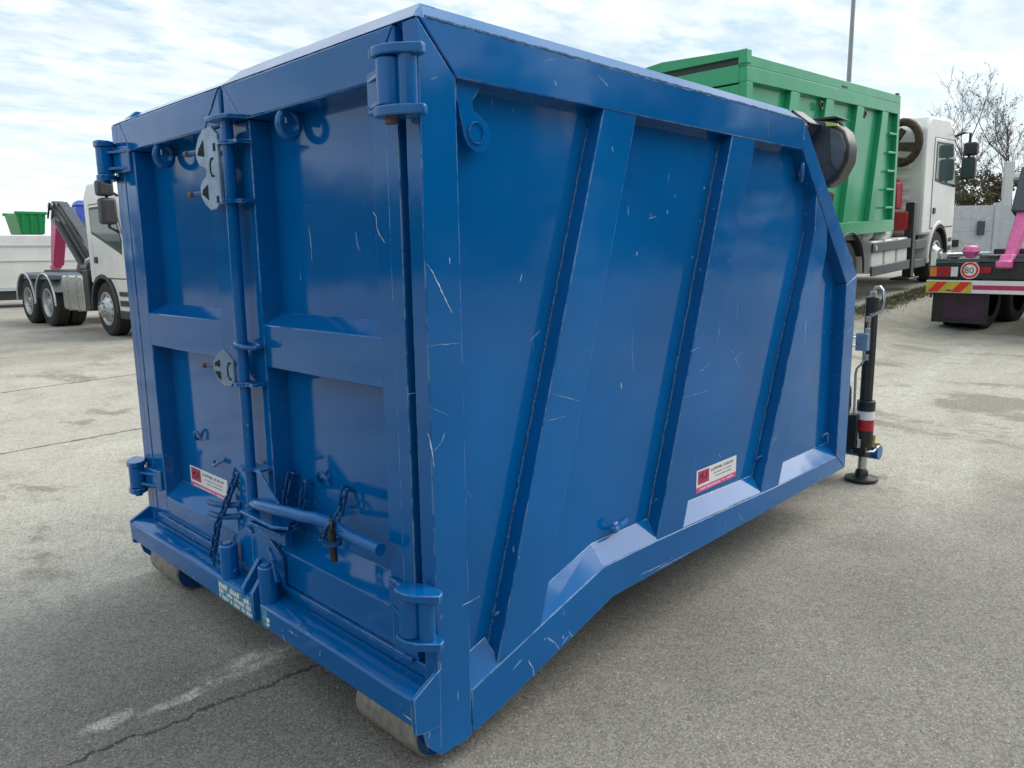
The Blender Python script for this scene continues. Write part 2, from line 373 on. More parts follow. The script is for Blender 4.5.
    c2 = t.n.new('ShaderNodeHueSaturation'); t.l.new(c, c2.inputs['Color'])
    val = t.math('ADD', 1.0, t.math('ADD', t.math('MULTIPLY', agg, 0.72), t.math('MULTIPLY', t.math('SUBTRACT', fine, 0.5), 0.4)))
    val = t.math('ADD', val, t.math('MULTIPLY', t.math('SUBTRACT', t.noise(16, 4, 0.7), 0.5), 0.5))
    t.l.new(val, c2.inputs['Value']); c = c2.outputs[0]
    peb = t.math('MULTIPLY', t.step(gs.outputs[1], 0.955, 0.965), t.step(grit, 0.25, 0.45, 1, 0))
    c = t.mix(t.math('MULTIPLY', peb, 0.8), c, (0.62, 0.60, 0.56))
    t.set(Base_Color=c, Roughness=0.88, IOR=1.35)
    t.bump(t.math('ADD', t.math('MULTIPLY', grit, -0.9), t.math('ADD', t.math('MULTIPLY', fine, 0.7), t.math('MULTIPLY', mid, 0.4))), 0.5, 0.004)
    return t.m
ground = structure(part('ground', g, asphalt(), None, ang=180))
# ---------------------------------------------------------------- blue container
WC = 2.30
OFF = (1.6, 1.15, 0.0)
BC = thing('roll_off_container', 'large blue steel container with double rear doors and slanted ribs, nearest on the asphalt', 'container', OFF)
def bp(name, mb, mat=None, parent=None, bevel=0.004, **k): return part(name, mb, mat or BLUE, parent or BC, off=OFF, bevel=bevel, **k)
PD = 0.065                                             # recess depth of the side walls
def xleft(z):  return 0.818 - (2.096 - z)*0.3015       # rear edge of first rib
def side(mir):
    def Y(y): return WC - y if mir else y
    def pr(poly, a, b): return MB().prism(poly, 'y', Y(a), Y(b))
    bp('corner_post', pr([(0, .06), (.112, .058), (.133, .066), (.133, 2.092), (0, 2.229)], 0, PD))
    bp('top_rail', pr([(.006, 2.233), (2.434, 2.233), (2.430, 2.094), (.138, 2.094)], 0, .10))
    bp('slope_rail', pr([(2.438, 2.233), (3.27, 1.457), (3.118, 1.409), (2.434, 2.094)], 0, .10))
    bp('front_post', pr([(3.27, 1.453), (3.118, 1.406), (3.118, .385), (3.27, .285)], 0, .10))
    bp('bottom_rail', pr([(.137, .068), (.28, .098), (.892, .275), (3.268, .282), (3.116, .382), (2.345, .385), (1.2, .418), (.832, .419), (.475, .318), (.137, .222)], 0, .10))
    # chamfered roof edge
    m = MB().hexa([(0.02, Y(0.004), 2.2335), (2.432, Y(0.004), 2.2335), (2.432, Y(.11), 2.2335), (0.02, Y(.11), 2.2335)],
                  [(.08, Y(.075), 2.292), (2.40, Y(.075), 2.292), (2.40, Y(.11), 2.292), (.08, Y(.11), 2.292)])
    bp('roof_edge', m, bevel=.003)
    ribs = [((.818, 1.015), 2.097, (.249, .208), (.475, .318)), ((1.735, 1.942), 2.097, (1.195, .420), (1.407, .415)), ]
    fs = .004
    rib_polys = [
        [(.819, 2.10), (1.015, 2.10), (.474, .312), (.249, .238)],
        [(1.727, 2.10), (1.942, 2.10), (1.407, .405), (1.197, .408)],
        [(2.643, 1.895), (2.808, 1.730), (2.345, .378), (2.137, .380)]]
    rib_polys[2] = [(2.640, 1.905), (2.800, 1.745), (2.812, 1.60), (2.345, .375), (2.139, .378), (2.643, 1.70)]
    for P in rib_polys:
        rb = bp('rib', pr(P, fs, PD+.004))
    # weld beads along the rear roots of the ribs
    for (xa, za, xb, zb) in ((.818, 2.08, .268, .30), (1.722, 2.08, 1.21, .46), (2.640, 1.70, 2.15, .45)):
        pts = []; n_ = 110
        for i in range(n_+1):
            f = i/n_
            pts.append((xa+(xb-xa)*f - .002 + random.uniform(-.0018, .0018), Y(PD-.002+random.uniform(-.0022, .0012)), za+(zb-za)*f))
        bp('weld_bead', MB().tube(pts, .0052, 6), WELD, bevel=0)
    bp('weld_bead', MB().tube([(.03+2.39*i/120, Y(.003+random.uniform(-.0015, .0015)), 2.2345+random.uniform(-.0012, .0018)) for i in range(121)], .0055, 6), WELD, bevel=0)
    # sloping sills between the ribs
    def sill(xa, za, xb, zb, xa2=None, xb2=None):
        xa2 = xa if xa2 is None else xa2; xb2 = xb if xb2 is None else xb2
        return MB().hexa([(xa, Y(.003), za-.03), (xb, Y(.003), zb-.03), (xb, Y(PD+.004), zb-.03), (xa, Y(PD+.004), za-.03)],
                         [(xa, Y(.003), za), (xb, Y(.003), zb), (xb2, Y(PD), zb+.075), (xa2, Y(PD), za+.075)])
    bp('sill', sill(.134, .222, .27, .260, .134, .258), bevel=0)
    bp('sill', sill(.473, .318, .834, .421, .495, .834), bevel=0)
    bp('sill', sill(.834, .421, 1.199, .420, .834, 1.215), bevel=0)
    bp('sill', sill(1.405, .417, 2.140, .396, 1.425, 2.158), bevel=0)
    bp('sill', sill(2.343, .387, 3.12, .383, 2.365, 3.12), bevel=0)
    bp('side_panel', pr([(.10, .18), (.3, .24), (.84, .39), (3.2, .37), (3.2, 1.42), (2.44, 2.15), (.10, 2.15)], PD, PD+.012), bevel=0)
    # lashing plates and little rope hooks
    a0 = [(.262, 2.10), (.215, 2.045), (.218, 2.02)] + [(.232+.052*cos(t), 1.955+.052*sin(t)) for t in [1.1, .7, .3, -.2, -.7, -1.2, -1.8, -2.4, 3.3]] + [(.150, 2.06), (.16, 2.10)]
    a = MB().prism(a0, 'y', Y(.022), Y(.034))
    hk = bp('lashing_plate', a, bevel=.002)
    bp('eye_hole', MB().tube([(.226+.03*cos(t), Y(.018), 1.957+.03*sin(t)) for t in [i*2*pi/18 for i in range(18)]], .0025, 6, closed=True), bevel=0, parent=hk)
    ring = MB().tube([(2.50+.028*cos(t), Y(.035+.02*cos(t)), 2.0+.05*sin(t)) for t in [i*2*pi/16 for i in range(16)]], .011, 8, closed=True)
    bp('lashing_ring', ring, bevel=0)
    for (x, z) in ((.315, .385), (1.262, .545), (2.20, .535), (3.05, .50)):
        pts = [(x-.022, Y(PD-.005), z+.01), (x-.016, Y(PD-.02), z+.028), (x, Y(PD-.028), z+.034), (x+.012, Y(PD-.028), z+.022), (x+.018, Y(PD-.027), z-.012), (x+.021, Y(PD-.026), z-.03)]
        bp('rope_hook', MB().tube(pts, .0055, 7), bevel=0)
    bp('rope_hook', MB().tube([(1.06, Y(PD-.004), .528), (1.00, Y(PD-.012), .520), (.955, Y(PD-.022), .518), (.935, Y(PD-.030), .526), (.928, Y(PD-.034), .540), (.935, Y(PD-.036), .552), (.95, Y(PD-.036), .556)], .011, 8), bevel=0)
side(False); side(True)
bp('roof', MB().box(.34, .105, 2.262, 2.36, WC-.105, 2.274), bevel=0)
bp('front_slope', MB().prism([(2.38, 2.27), (2.40, 2.29), (3.25, 1.475), (3.21, 1.455)], 'y', .101, WC-.101), bevel=0)
bp('front_panel', MB().box(3.20, .101, .30, 3.225, WC-.101, 1.456), bevel=0)
bp('floor_plate', MB().prism([(.12, .205), (.86, .40), (3.198, .37), (3.198, .34), (.87, .36), (.13, .17)], 'y', .101, WC-.101), bevel=0)
for y in (.62, WC-.62):
    bp('runner_beam', MB().box(.35, y-.05, .12, 3.9, y+.05, .30))
for x in (1.2, 2.0, 2.8):
    bp('cross_member', MB().box(x, .12, .27, x+.09, WC-.12, .335))
# hook frame at the front
bp('hook_frame', MB().prism([(3.70, .30), (3.84, .30), (3.62, 1.60), (3.48, 1.60)], 'y', 1.0, 1.09).prism([(3.70, .30), (3.84, .30), (3.62, 1.60), (3.48, 1.60)], 'y', 1.21, 1.30).cyl((3.55, 1.0, 1.55), (3.55, 1.30, 1.55), .03))
# rear frame and bumper
bp('rear_sill', MB().box(.004, .066, .19, .11, WC-.066, .338))
def bump(y0, y1):
    return MB().prism([(-.10, .205), (-.10, .288), (-.088, .296), (.002, .296), (.002, .194), (-.09, .194)], 'y', y0, y1)
bp('bumper', bump(.013, .945)); bp('bumper', bump(.998, WC-.013))
bp('bumper_web', MB().box(-.04, .946, .20, .002, .997, .29), bevel=.002)
EPoly = [(.004, .353), (-.098, .297), (-.096, .194), (-.058, .160), (.0035, .062)]
EP2 = [(.004, .353), (-.100, .297), (-.097, .180), (-.07, .170), (.0035, .165)]
bp('end_plate', MB().prism(EP2, 'y', -.003, .012), bevel=.002); bp('end_plate', MB().prism(EP2, 'y', WC+.003, WC-.012), bevel=.002)
bp('foot_gusset', MB().prism([(-.064, .168), (-.052, .118), (.002, .060), (.002, .168)], 'y', .0, .012), bevel=.002)
bp('foot_gusset', MB().prism([(-.064, .168), (-.052, .118), (.002, .060), (.002, .168)], 'y', WC, WC-.012), bevel=.002)
for (y0, y1) in ((.075, .40), (WC-.40, WC-.075)):
    pf = [(.03, 0), (.088, 0), (.096, .006), (.096, y1-y0-.006), (.088, y1-y0), (.03, y1-y0)]
    r = bp('roller', MB().lathe(pf, (.05, y0, .096), 'y', 40), RUST, bevel=0)
    bp('roller_end', MB().cyl((.05, y0-.004, .096), (.05, y0+.02, .096), .086, 32), BLUE_CHAIN, parent=r, bevel=.003)
    bp('axle', MB().cyl((.05, y0-.012, .096), (.05, y1+.012, .096), .024, 16), BLUE_CHAIN, parent=r, bevel=0)
    bp('roller_bracket', MB().box(.0, y1+.006, .09, .1, y1+.018, .19), bevel=0)
# ---- doors
DZ = 0.085
def door(y0, y1, r0, r1, zs, mid, hinge_low):
    """y0..y1 door, r0..r1 recess; hinge_low: hinges on the y0 side"""
    x1 = .115
    d = bp('rear_door', MB().box(DZ, r0-.03, .36, DZ+.012, r1+.03, 2.12), bevel=0)
    bp('door_stile', MB().box(.0, y0, .343, x1, r0, 2.0885), parent=d)
    bp('door_stile', MB().box(.0, r1, .343, x1, y1, 2.0885), parent=d)
    bp('top_beam', MB().prism([(-.006, 2.0905), (-.006, 2.229), (x1, 2.229), (x1, 2.0905)], 'y', y0, y1), parent=d, bevel=.008)
    bp('middle_bar', MB().prism([(.001, mid[0]), (.001, mid[1]), (DZ+.001, mid[1]+.042), (DZ+.001, mid[0]-.012)], 'y', r0-.002, r1+.002), parent=d, bevel=.003)
    bp('door_sill', MB().prism([(.001, .350), (.001, zs), (DZ+.001, zs+.066), (DZ+.001, .350)], 'y', r0-.002, r1+.002), parent=d, bevel=.003)
    bp('bottom_flange', MB().box(-.012, y0+.02, .333, .001, y1-.02, .349), parent=d, bevel=.002)
    if hinge_low: bp('stile_fold', MB().box(-.0015, (y0 if hinge_low else y1-.055), .36, .001, (y0+.055 if hinge_low else y1), 2.085), parent=d, bevel=0)
    return d
dR = door(.098, 1.128, .225, .952, .484, (1.203, 1.360), True)
dL = door(1.152, 2.176, 1.296, 2.052, .455, (1.203, 1.356), False)
# mitred chamfer strips on top of the doors
def topcap(y0, y1, h):
    a0 = .076 if y0 < .1 else y0; a1 = WC-.076 if y1 > 2 else y1
    return MB().hexa([(-.004, y0, 2.2305), (-.004, y1, 2.2305), (.13, y1, 2.2305), (.13, y0, 2.2305)], [(.075, a0, h), (.075, a1, h), (.13, a1, h), (.13, a0, h)])
bp('top_cap', topcap(.008, 1.136, 2.294), bevel=.003); bp('top_cap', topcap(1.146, WC-.008, 2.276), bevel=.003)
# mitre seams at the centre of the top beams
for (ya, za, yb, zb) in ((1.155, 2.228, 1.30, 2.092), (1.125, 2.228, 1.0, 2.092)):
    bp('mitre_seam', MB().tube([(-.0065, ya+(yb-ya)*i/14+random.uniform(-.002, .002), za+(zb-za)*i/14) for i in range(15)], .004, 6), bevel=0)
for (ya, za, yb, zb) in ((.10, 2.225, .205, 2.092), (2.175, 2.225, 2.07, 2.092)):
    bp('mitre_seam', MB().tube([(-.0065, ya+(yb-ya)*i/14, za+(zb-za)*i/14) for i in range(15)], .003, 6), bevel=0)
# dark strips standing in for the shade in the gaps between doors and posts
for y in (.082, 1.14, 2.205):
    bp('gap_shade_strip', MB().box(.030 if y < 1 else .045, y-.022, .345, .105, y+.022, 2.225), BLACKGAP if 1 < y < 2 else SEAM, bevel=0)
bp('left_post_cover', MB().box(-.001, 2.184, .345, .06, WC-.0665, 2.228), bevel=.003)
# ---- lifting lugs under the top beams
for y in (.735, 1.79):
    m = MB(); pts = []
    lug = [(.05, 2.09)] + [(.036+.0, 2.09)]
    outer = [(.0+.068*cos(t)+.02, 2.035+.055*sin(t)) for t in [i*pi/10+pi for i in range(11)]]
    m.tube([(.03+.036*cos(t), y, 2.048+.043*sin(t)) for t in [i*2*pi/20 for i in range(20)]], .014, 10, closed=True)
    lugp = bp('lifting_lug', m, bevel=0)
    bp('lug_plate', MB().box(.02, y-.008, 2.05, DZ, y+.008, 2.0895), parent=lugp, bevel=.002)
# ---- hinges
def hinge(z0, z1, mir, lowc):
    def Y(y): return WC - y if mir else y
    x = -.058
    h = bp('hinge', MB().cyl((x, Y(.050), z0+.028), (x, Y(.050), z1-.028), .037, 24))
    bp('link_tube', MB().cyl((-.040, Y(-.002), z0+.02), (-.040, Y(-.002), z1-.02), .027, 20), parent=h)
    for (za, zb) in ((z0, z0+.026), (z1-.026, z1)):
        pl = [(-.100, .06), (-.094, .084), (-.072, .096), (-.045, .09), (-.02, .066), (-.004, .03), (-.002, -.003), (-.012, -.048), (-.035, -.060), (-.056, -.036), (-.085, -.002), (-.098, .03)]
        bp('hinge_plate', MB().prism([(p[0], Y(p[1])) for p in pl], 'z', za, zb), parent=h, bevel=.004)
    bk = bp('hinge_bracket', MB().prism([(-.034, Y(.085)), (-.0015, Y(.085)), (-.0015, Y(.222)), (-.012, Y(.222))], 'z', z0+.032, z1-.032), parent=h)
    for zz in (z0+.045, z1-.06):
        bp('bracket_web', MB().prism([(-.060, Y(.083)), (-.001, Y(.083)), (-.001, Y(.215)), (-.014, Y(.215))], 'z', zz, zz+.012), parent=h, bevel=.002)
    bp('pin_head', MB().cyl((x, Y(.05), z0-.016), (x, Y(.05), z0+.001), .018, 12), PEG if not mir else BLUE_CHAIN, parent=h, bevel=0)
hinge(1.972, 2.150, False, 1); hinge(1.972, 2.150, True, 1)
hinge(.448, .625, False, 0); hinge(.448, .610, True, 0)
# ---- lock bar
LX = -.048
lb = bp('lock_bar', MB().cyl((LX, 1.045, .66), (LX, 1.022, 2.095), .0215, 20), bevel=0)
bp('bar_cap', MB().prism([(LX-.045, 1.105), (LX-.05, 1.02), (LX-.03, .955), (LX+.04, .935), (LX+.045, 1.08), (LX+.02, 1.115)], 'z', 2.088, 2.104), parent=lb)
for z, yy in ((2.005, 1.024), (1.80, 1.027), (1.27, 1.035), (1.13, 1.037), (.80, 1.04)):
    bp('bar_bracket', MB().lathe([(.0225, 0), (.038, 0), (.038, .014), (.0225, .014)], (LX, yy, z), 'z', 20).box(LX-.01, yy-.085, z+.001, .0, yy-.02, z+.013), parent=lb, bevel=0)
def cam_plate(prof, holes, z_off, pegs):
    m = MB().prism([(p[0], p[1]) for p in prof], 'x', LX-.026, LX-.014)
    pl = bp('lock_plate', m, ZINC if len(prof) > 10 else ZINCB, parent=lb, bevel=.002)
    for hp in holes:
        bp('plate_slot', MB().prism(hp, 'x', LX-.0275, LX-.0262), BLACKGAP, parent=lb, bevel=0)
    for (ya, yb, z) in pegs:
        bp('lock_peg', MB().cyl((-.03, ya, z), (-.055, yb+.03, z), .010, 10), BLUE_CHAIN, parent=lb, bevel=0)
        bp('peg_tip', MB().cyl((-.055, yb+.03, z), (-.0575, yb, z), .011, 10), PEG, parent=lb, bevel=.002)
upper = [(1.055, 2.045), (1.10, 2.075), (1.165, 2.072), (1.21, 2.045), (1.238, 2.005), (1.236, 1.975), (1.215, 1.948), (1.175, 1.938), (1.158, 1.925), (1.168, 1.905), (1.205, 1.89),
         (1.222, 1.868), (1.218, 1.835), (1.19, 1.805), (1.145, 1.782), (1.10, 1.785), (1.055, 1.815)]
cslot = [(1.142, 1.968), (1.120, 1.965), (1.108, 1.945), (1.108, 1.918), (1.120, 1.90), (1.142, 1.897), (1.142, 1.904), (1.124, 1.908), (1.117, 1.92), (1.117, 1.944), (1.126, 1.957), (1.142, 1.960)]
cslot = [(2*1.118 - y, z) for y, z in cslot]
cam_plate(upper, [[(1.165, 2.035), (1.205, 2.008), (1.222, 1.985), (1.165, 1.975)], [(1.155, 1.875), (1.198, 1.858), (1.205, 1.842), (1.155, 1.82)], cslot,
                  [(1.072, 2.015), (1.088, 2.015), (1.088, 1.988), (1.072, 1.988)], [(1.072, 1.83), (1.088, 1.83), (1.088, 1.805), (1.072, 1.805)]], 0, [(1.19, 1.345, 2.006), (1.17, 1.33, 1.852)])
midp = [(1.065, 1.225), (1.14, 1.262), (1.20, 1.235), (1.236, 1.205), (1.238, 1.165), (1.20, 1.135), (1.155, 1.115), (1.10, 1.12), (1.065, 1.145)]
cs2 = [(y-.01, z-.752) for y, z in cslot]
cam_plate(midp, [[(1.175, 1.218), (1.215, 1.205), (1.222, 1.192), (1.175, 1.19)], [(1.175, 1.172), (1.222, 1.170), (1.19, 1.142), (1.175, 1.14)], [(y, z) for y, z in cs2]], 0, [(1.20, 1.345, 1.178)])
bp('lock_ring', MB().tube([(-.03+.03*cos(t)-.01, .985+.075*sin(t)+.02, 1.285+.006*sin(t)) for t in [i*2*pi/18 for i in range(18)]], .008, 8, closed=True), parent=lb, bevel=0)
# ---- handle at the foot of the lock bar
hd = bp('handle', MB().tube([(-.055, 1.02, .668), (-.075, .985, .682), (-.085, .90, .694), (-.088, .80, .704), (-.087, .688, .718), (-.08, .60, .722), (-.075, .54, .730), (-.066, .47, .728), (-.058, .41, .714), (-.053, .36, .704), (-.05, .30, .701), (-.05, .205, .700)], .0215, 14), bevel=0)
bp('handle_gusset', MB().prism([(.937, .82), (.928, .82), (.79, .715), (.86, .70), (.945, .69)], 'x', -.072, -.062), parent=hd, bevel=.002)
bp('handle_plate', MB().prism([(-.10, 1.05), (-.02, 1.06), (-.0, .98), (-.02, .80), (-.07, .74), (-.105, .80)], 'z', .632, .644), parent=hd)
bp('handle_plate', MB().prism([(-.095, 1.0), (-.01, 1.0), (-.0, .80), (-.08, .78)], 'z', .600, .610), parent=hd)
bp('retaining_pin', MB().cyl((-.085, .425, .742), (-.085, .418, .612), .0125, 12), BLACKP, parent=hd, bevel=.002)
bp('pin_collar', MB().lathe([(.013, 0), (.032, 0), (.032, .010), (.013, .010)], (-.085, .42, .672), 'z', 18), BLUE_CHAIN, parent=hd, bevel=0)
bp('pin_bail', MB().tube([(-.085+.012*cos(t), .425+.024*cos(t), .738+.022*sin(t)) for t in [i*2*pi/14 for i in range(14)]], .005, 6, closed=True), BLACKP, parent=hd, bevel=0)
# ---- chains (each link a bent rod)
def link_path(c, d, s, L=.034, Wd=.013):
    c = Vector(c); d = Vector(d).normalized(); s = (Vector(s) - d*Vector(s).dot(d)).normalized(); pts = []
    for k in range(12):
        a = 2*pi*k/12; pts.append(c + d*((L-Wd)*0.5*(1 if sin(a) > 0.01 else -1 if sin(a) < -0.01 else 0) + Wd*sin(a)) + s*Wd*cos(a))
    return pts
def chain(pts, name='chain', r=.0052):
    pts = [Vector(p) for p in pts]; c = None
    tot = sum((pts[i+1]-pts[i]).length for i in range(len(pts)-1)); n = max(2, int(tot/.034)); 
    m = MB()
    def at(s):
        for i in range(len(pts)-1):
            l = (pts[i+1]-pts[i]).length
            if s <= l or i == len(pts)-2: return pts[i] + (pts[i+1]-pts[i])*(s/l), (pts[i+1]-pts[i])
            s -= l
    root = None
    for k in range(n):
        p, d = at((k+.5)*tot/n); sv = Vector((.2, 1, .1)) if k % 2 else Vector((1, .2, .15))
        lk = MB().tube(link_path(p, d, sv, L=.056, Wd=.0155), r, 6, closed=True)
        if root is None: root = bp(name, lk, BLUE_CHAIN, bevel=0)
        else: bp('link', lk, BLUE_CHAIN, parent=root, bevel=0)
    return root
chain([(.055, .925, .775), (.035, .925, .71), (.015, .92, .63), (-.005, .905, .565), (-.01, .875, .55), (.005, .845, .59), (.04, .825, .68), (.055, .823, .760)])
chain([(.055, .556, .79), (.045, .56, .73), (.01, .565, .68), (-.05, .52, .665), (-.08, .46, .70), (-.085, .43, .735)])
chain([(.06, 1.315, .80), (.0, 1.27, .72), (-.03, 1.275, .65), (-.05, 1.30, .58), (-.055, 1.36, .50), (-.055, 1.40, .42), (-.055, 1.43, .36), (-.055, 1.44, .315)])
for y, z in ((.925, .775), (.823, .760), (.556, .79), (1.315, .80)):
    bp('chain_eye', MB().tube([(DZ, y-.02, z), (DZ-.025, y-.016, z+.008), (DZ-.03, y, z+.012), (DZ-.025, y+.016, z+.008), (DZ, y+.02, z)], .006, 7), BLUE_CHAIN, bevel=0)
for (y, z) in ((.715, .815), (1.785, .80)):
    bp('rope_hook', MB().tube([(DZ, y+.038, z-.036), (DZ-.012, y+.036, z-.028), (DZ-.020, y+.027, z-.004), (DZ-.024, y+.010, z+.012), (DZ-.024, y-.010, z+.012), (DZ-.020, y-.026, z-.004), (DZ-.014, y-.032, z-.030)], .0065, 8), bevel=0)
bp('rope_hook', MB().tube([(DZ, 1.56, .715), (DZ-.03, 1.57, .70), (DZ-.035, 1.585, .688), (DZ-.03, 1.605, .69), (DZ-.025, 1.61, .708)], .0075, 8), bevel=0)
# ---- chain keeps on left door, locking blades, tube stops, centre plates
for z in (.585, .535):
    bp('chain_keep', MB().tube([(.0, 1.25, z+.01), (-.04, 1.30, z+.006), (-.055, 1.37, z), (-.055, 1.43, z-.004)], .013, 10), BLUE_CHAIN, bevel=0)
bp('centre_plate', MB().prism([(1.142, .345), (1.142, .505), (1.19, .52), (1.30, .46), (1.355, .40), (1.355, .345)], 'x', -.016, -.003), bevel=.003)
bp('centre_plate', MB().prism([(1.136, .345), (1.136, .50), (1.06, .535), (.985, .515), (.90, .47), (.90, .345)], 'x', -.018, -.003), bevel=.003)
bp('centre_block', MB().box(-.014, 1.02, .50, -.002, 1.118, .61), bevel=.003)
bp('centre_block', MB().box(-.03, .84, .53, .0, 1.0, .598), bevel=.003)
for y in (1.262, .935):
    t = bp('stop_tube', MB().cyl((-.062, y, .2955), (-.062, y, .440), .036, 24), bevel=.005)
    bp('tube_knob', MB().cyl((-.062, y+.005, .440), (-.062, y+.005, .448), .018, 12), parent=t, bevel=.002)
bp('stop_web', MB().prism([(-.09, .50), (-.075, .50), (-.06, .40), (-.075, .40)], 'y', .84, .855), bevel=.002)
bp('guide_blade', MB().hexa([(-.06, .93, .50), (-.045, .93, .50), (-.045, .83, .405), (-.06, .83, .405)], [(-.06, .93, .515), (-.045, .93, .515), (-.045, .83, .425), (-.06, .83, .425)]), bevel=.002)
for y in (1.075, 1.0):
    bp('locking_blade', MB().prism([(-.004, .42), (-.03, .418), (-.105, .318), (-.105, .275), (-.085, .262), (-.004, .31)], 'y', y-.010, y+.010), bevel=.003)
# ---- stickers
def sticker(org, ux, uy, w, h, parent=BC):
    org = Vector(org); ux = Vector(ux); uy = Vector(uy); uz = ux.cross(uy)
    def quad(x0, y0, x1, y1, z0, z1):
        P = lambda x, y, z: org + ux*x + uy*y + uz*z
        return MB().hexa([P(x0, y0, z0), P(x1, y0, z0), P(x1, y1, z0), P(x0, y1, z0)], [P(x0, y0, z1), P(x1, y0, z1), P(x1, y1, z1), P(x0, y1, z1)])
    st = part('sticker', quad(0, 0, w, h, .0004, .0012), WHITEF, parent, off=OFF)
    part('stripe', quad(0, 0, w, h*.24, .0012, .0018), PINKF, st, off=OFF)
    part('logo_square', quad(w*.035, h*.36, w*.30, h*.94, .0012, .0018), CRIM, st, off=OFF)
    lm = MB()
    def poly(pts): 
        vs = [org + ux*(w*.035+w*.265*a) + uy*(h*.36+h*.58*b) for a, b in pts]; k = len(vs)
        lm.add([v+uz*.0018 for v in vs]+[v+uz*.0024 for v in vs], [tuple(range(k))[::-1], tuple(range(k, 2*k))]+[(i, (i+1) % k, k+(i+1) % k, k+i) for i in range(k)])
    poly([(.12, .42), (.30, .50), (.48, .86), (.36, .86), (.30, .68), (.22, .62)]); poly([(.40, .40), (.50, .36), (.72, .48), (.70, .78), (.80, .84), (.84, .44), (.66, .30), (.42, .28)]); poly([(.3, .46), (.46, .5), (.5, .62), (.4, .66)])
    part('logo_mark', lm, plain_ink, st, off=OFF)
    tm = MB(); add_text(tm, 'GUMMIEL EUROM', h*.19, org + ux*w*.335 + uy*h*.74 + uz*.0013, ux, uy, xs=.63*w/(h*.19*8.6))
    part('lettering', tm, INK, st, off=OFF)
    t2 = MB(); add_print(t2, 1, h*.085, org + ux*w*.42 + uy*h*.58 + uz*.0013, ux, uy, w*.44); add_print(t2, 2, h*.08, org + ux*w*.46 + uy*h*.42 + uz*.0013, ux, uy, w*.42)
    part('small_print', t2, GREYINK, st, off=OFF)
    t3 = MB(); add_print(t3, 3, h*.11, org + ux*w*.08 + uy*h*.08 + uz*.0019, ux, uy, w*.84)
    part('stripe_print', t3, WHITEF, st, off=OFF)
plain_ink = plain('logo_ink', (0.06, 0.008, 0.02), 0.5)
sticker((1.612, PD, .505), (1, 0, 0), (0, 0, 1), .375, .108)
sticker((DZ, 1.945, .512), (0, -1, 0), (0, 0, 1), .395, .106)
pl = bp('rating_plate', MB().box(-.1012, 1.008, .205, -.1002, 1.30, .286), CYANF, bevel=0)
tm = MB()
for i, (z, sz) in enumerate(((.257, .030), (.235, .022), (.212, .022))):
    add_print(tm, 10+i, sz, (-.1013, 1.293, z), (0, -1, 0), (0, 0, 1), .27)
part('lettering', tm, WHITEF, pl, off=OFF)
pk = bp('rating_plate', MB().box(-.1012, .885, .208, -.1002, .925, .284), CYANF, bevel=0)
tm = MB(); add_print(tm, 15, .030, (-.1013, .893, .278), (0, 0, -1), (0, -1, 0), .055)
part('lettering', tm, WHITEF, pk, off=OFF)
